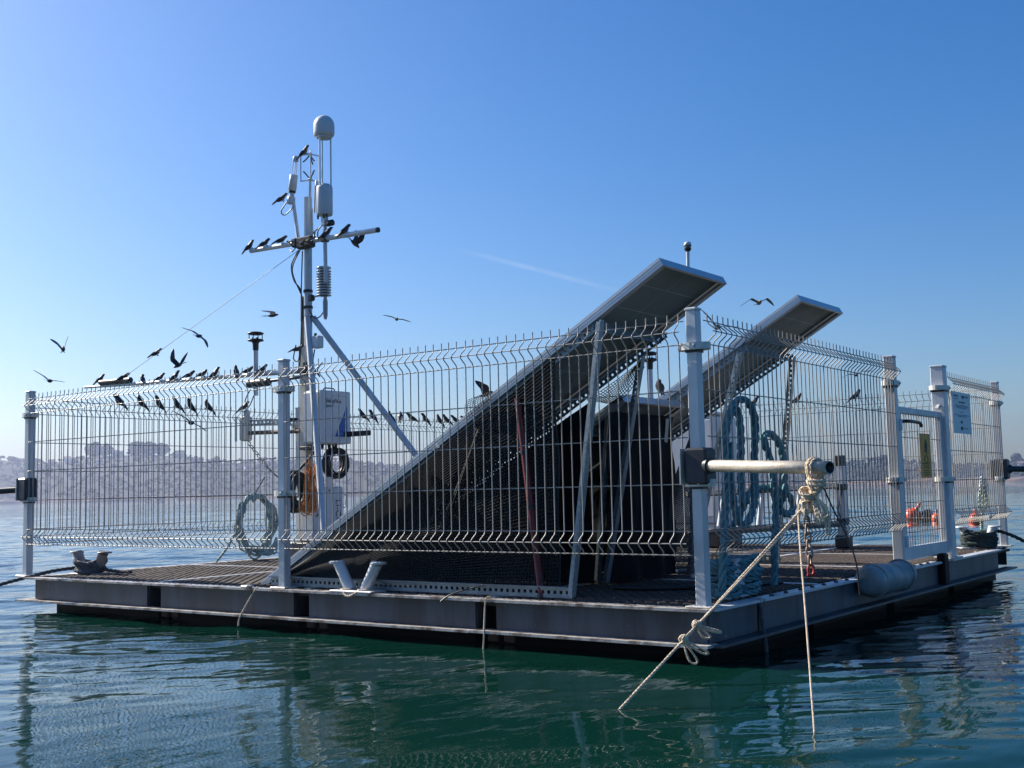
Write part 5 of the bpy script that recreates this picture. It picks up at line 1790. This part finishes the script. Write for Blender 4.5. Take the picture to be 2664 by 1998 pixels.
def make_birds():
    per = [perched_mesh(0), perched_mesh(.9, 1.08), perched_mesh(-.8, 1.0), perched_mesh(.4, 1.12)]
    yawR = math.atan2(RGT.y, RGT.x)

    def bird(me, p, yaw, pitch, roll, label, group, s=1.0, feet=True):
        o = bpy.data.objects.new('swallow', me)
        col.objects.link(o)
        o.rotation_mode = 'XYZ'
        R = Matrix.Rotation(yaw, 4, 'Z') @ Matrix.Rotation(-pitch, 4, 'Y') @ Matrix.Rotation(roll, 4, 'X')
        o.matrix_world = Matrix.Translation(p) @ R @ Matrix.Scale(s, 4)
        tag(o, label, 'bird', group)
    N = ['first', 'second', 'third', 'fourth', 'fifth', 'sixth', 'seventh', 'eighth', 'ninth', 'tenth', 'last']
    g = random.Random(3)
    # on the boom
    bx = [-7.95, -7.55, -7.29, -6.97, -6.735, -6.53, -6.34, -6.15, -5.905, -5.70, -5.51]
    for i, x in enumerate(bx):
        z = Z(1.665 + (x + 8.25) * (-.09 / 3.27)) + .016 + (.03 if x < -7.4 else 0)
        yw = yawR + g.uniform(-.35, .35)
        me, pt = per[i % 4], .55
        if i in (2, 8):
            yw, pt = yawR + 2.2, .9
        bird(me, (x, MY, z), yw, pt + g.uniform(-.2, .2), g.uniform(-.08, .08), f'dark swallow perched {N[i]} from the left on the boom', 'swallows on the boom', g.uniform(1.0, 1.2))
    bird(per[0], (-7.037, MY, Z(1.885)), yawR, .42, 0, 'lone swallow perched on the slanting stay wire above the boom', None, 1.12)
    # on the left fence: nearer six, then a second row beyond the mast
    for i, y in enumerate((.70, .89, 1.05, 1.22, 1.345, 1.52)):
        bird(per[(i + 1) % 4], (-5.155, y, Z(1.215)), yawR + PI + g.uniform(-.4, .4), .78 + g.uniform(-.15, .15), g.uniform(-.1, .1), f'dark swallow {N[i]} from the left in the front row on the left fence', 'swallows on the left fence', 1.15)
    for i, y in enumerate((3.29, 3.42, 3.67, 3.84, 3.97, 4.17, 4.38, 4.50, 4.65, 4.79)):
        yw = yawR + PI + g.uniform(-.5, .5)
        pt = .75 + g.uniform(-.25, .15)
        if i in (3, 9):
            yw = yawR + PI * .5
        bird(per[i % 4], (-5.155, y, Z(1.215)), yw, pt, g.uniform(-.1, .1), f'swallow {N[i]} from the left in the row right of the instrument box', 'swallows on the rear of the left fence', 1.15)
    # on the mast
    for x, z, me, yw, pt, lab in ((-5.615, 2.725, 0, yawR, .75, 'swallow at the left tip of the cross arm'), (-5.42, 2.72, 1, yawR, .5, 'second swallow from the left tip of the cross arm'), (-5.21, 2.713, 3, yawR + .3, .4, 'third swallow from the left, next to the mast on the cross arm'),
                                  (-4.64, 2.692, 0, yawR, .55, 'swallow on the cross arm just right of the analyser rod'), (-4.42, 2.687, 1, yawR - .2, .6, 'swallow near the right end of the cross arm')):
        bird(per[me], (x, MY - .05, Z(z)), yw, pt, 0, 'dark ' + lab, 'swallows on the mast', 1.12)
    bird(per[0], (-5.20, MY - .05, Z(3.085)), yawR, .5, 0, 'swallow on the base of the small slanted analyser', 'swallows on the mast', 1.12)
    bird(per[0], (-4.955, MY, Z(3.475)), yawR, .75, 0, 'swallow sitting on top of the sonic anemometer', 'swallows on the mast', 1.12)
    bird(per[2], (-5.01, MY - .05, Z(1.735)), yawR, .25, 0, 'swallow on the side rod low on the mast', 'swallows on the mast', 1.05)
    bird(per[1], (-5.70, MY - .04, Z(1.285)), yawR, .6, 0, 'pale lit swallow on the box sensor left of the mast', None, 1.12)
    # rear fence and panels
    for x, me, yw, lab in ((-2.01, 0, yawR, 'left of three on the rear fence, beside the blue hank'), (-1.61, 2, yawR, 'middle of three on the rear fence, right of the far panel leg'), (-1.09, 1, yawR, 'right of three on the rear fence, near the gate')):
        bird(per[me], (x, 5.02, Z(1.215)), yw, .62, 0, 'dark swallow ' + lab, 'swallows on the rear fence', 1.15)
    bird(per[3], (-.845, 1.20, Z(1.032)), yawR - 1.9, .35, 0, 'white breasted swallow on the top edge of the low solar panel', None, 1.1)
    # in flight
    F = [((-6.76, 1.27, 2.09), flying_mesh(1.0, 1.25, .3, .05), yawR + 1.9, .5, -.1, 'swallow with wings raised in a V at the far left'),
         ((-6.88, 1.22, 1.82), flying_mesh(.55, .05, .3, .1), yawR + 1.6, .0, .15, 'swallow gliding low at the far left, wings spread'),
         ((-5.81, 1.97, 2.18), flying_mesh(.0, -.1, .35, .2), yawR + 1.4, .1, .62, 'swallow banking above the boom with wings in line'),
         ((-5.97, 1.88, 1.93), flying_mesh(.9, .5, .3, -.5), yawR - 2.2, -.5, -.5, 'swallow braking just above the birds on the boom'),
         ((-4.69, 1.02, 1.33), flying_mesh(.1, .1, .3, .1), yawR + 1.5, .0, .55, 'swallow flying tilted behind the left wire panel'),
         ((-6.03, 3.01, 2.50), flying_mesh(.35, .2, .8, .1, .12), yawR + .15, .1, .3, 'small swallow flying right, left of the mast'),
         ((-5.75, 4.46, 2.59), flying_mesh(.12, .12, .15, .12), yawR - 1.45, .0, -.25, 'swallow gliding straight on, right of the mast'),
         ((-1.76, .81, 1.33), flying_mesh(1.25, .95, .2, .1, .12), yawR + .2, .3, .1, 'swallow landing on the near solar panel with raised wing'),
         ((-1.455, 3.93, 2.20), flying_mesh(.45, .45, .3, 1.0), yawR - 1.5, .05, .0, 'swallow flying head on between the two solar panels'),
         ((-.84, 1.94, 1.74), flying_mesh(.75, .1, .3, .0, .13), yawR + 1.2, .1, .2, 'swallow flying behind the right panel next to the nearest post'),
         ((-1.59, 6.38, 1.81), flying_mesh(.3, .3, .3, .6), yawR + 1.4, .0, -.2, 'distant swallow flying beyond the right side fence'),
         ((-.97, .70, 1.40), flying_mesh(1.2, .9, .2, .1, .10), yawR + .3, .2, .0, 'swallow wing tip showing above the near panel edge'),
         ((-4.46, 1.80, 1.37), flying_mesh(.05, .0, .5, .05, .13), yawR + .2, .0, .0, 'swallow darting past just right of the middle post'),
         ((-4.37, MY - .02, 2.86), flying_mesh(1.15, 1.0, .2, .0, .13), yawR + .8, -.6, .2, 'swallow fluttering just below the right end of the cross arm')]
    for p, me, yw, pt, rl, lab in F:
        bird(me, (p[0], p[1], p[2] + DK - .27), yw, pt, rl, 'dark ' + lab, 'swallows in flight', 0.8 if 'landing' in lab else 1.0)


make_birds()


# ------------------------------------------------------------------ haze
def make_haze():
    m = bpy.data.materials.new('haze_air')
    m.use_nodes = True
    n, l = m.node_tree.nodes, m.node_tree.links
    n.clear()
    v = n.new('ShaderNodeVolumePrincipled')
    v.inputs['Color'].default_value = (0.43, 0.48, 0.66, 1)
    v.inputs['Density'].default_value = HAZE
    v.inputs['Anisotropy'].default_value = 0.6
    o = n.new('ShaderNodeOutputMaterial')
    l.new(v.outputs[0], o.inputs['Volume'])
    mb = MB()
    mb.box((CAM.x, CAM.y, 38.5), (3400, 3400, 81.0))
    h = mb.build('haze', m)
    tag(h, 'pale morning haze over the water and the far shore', 'haze', kind='stuff')


HAZE = 0.00045
make_haze()
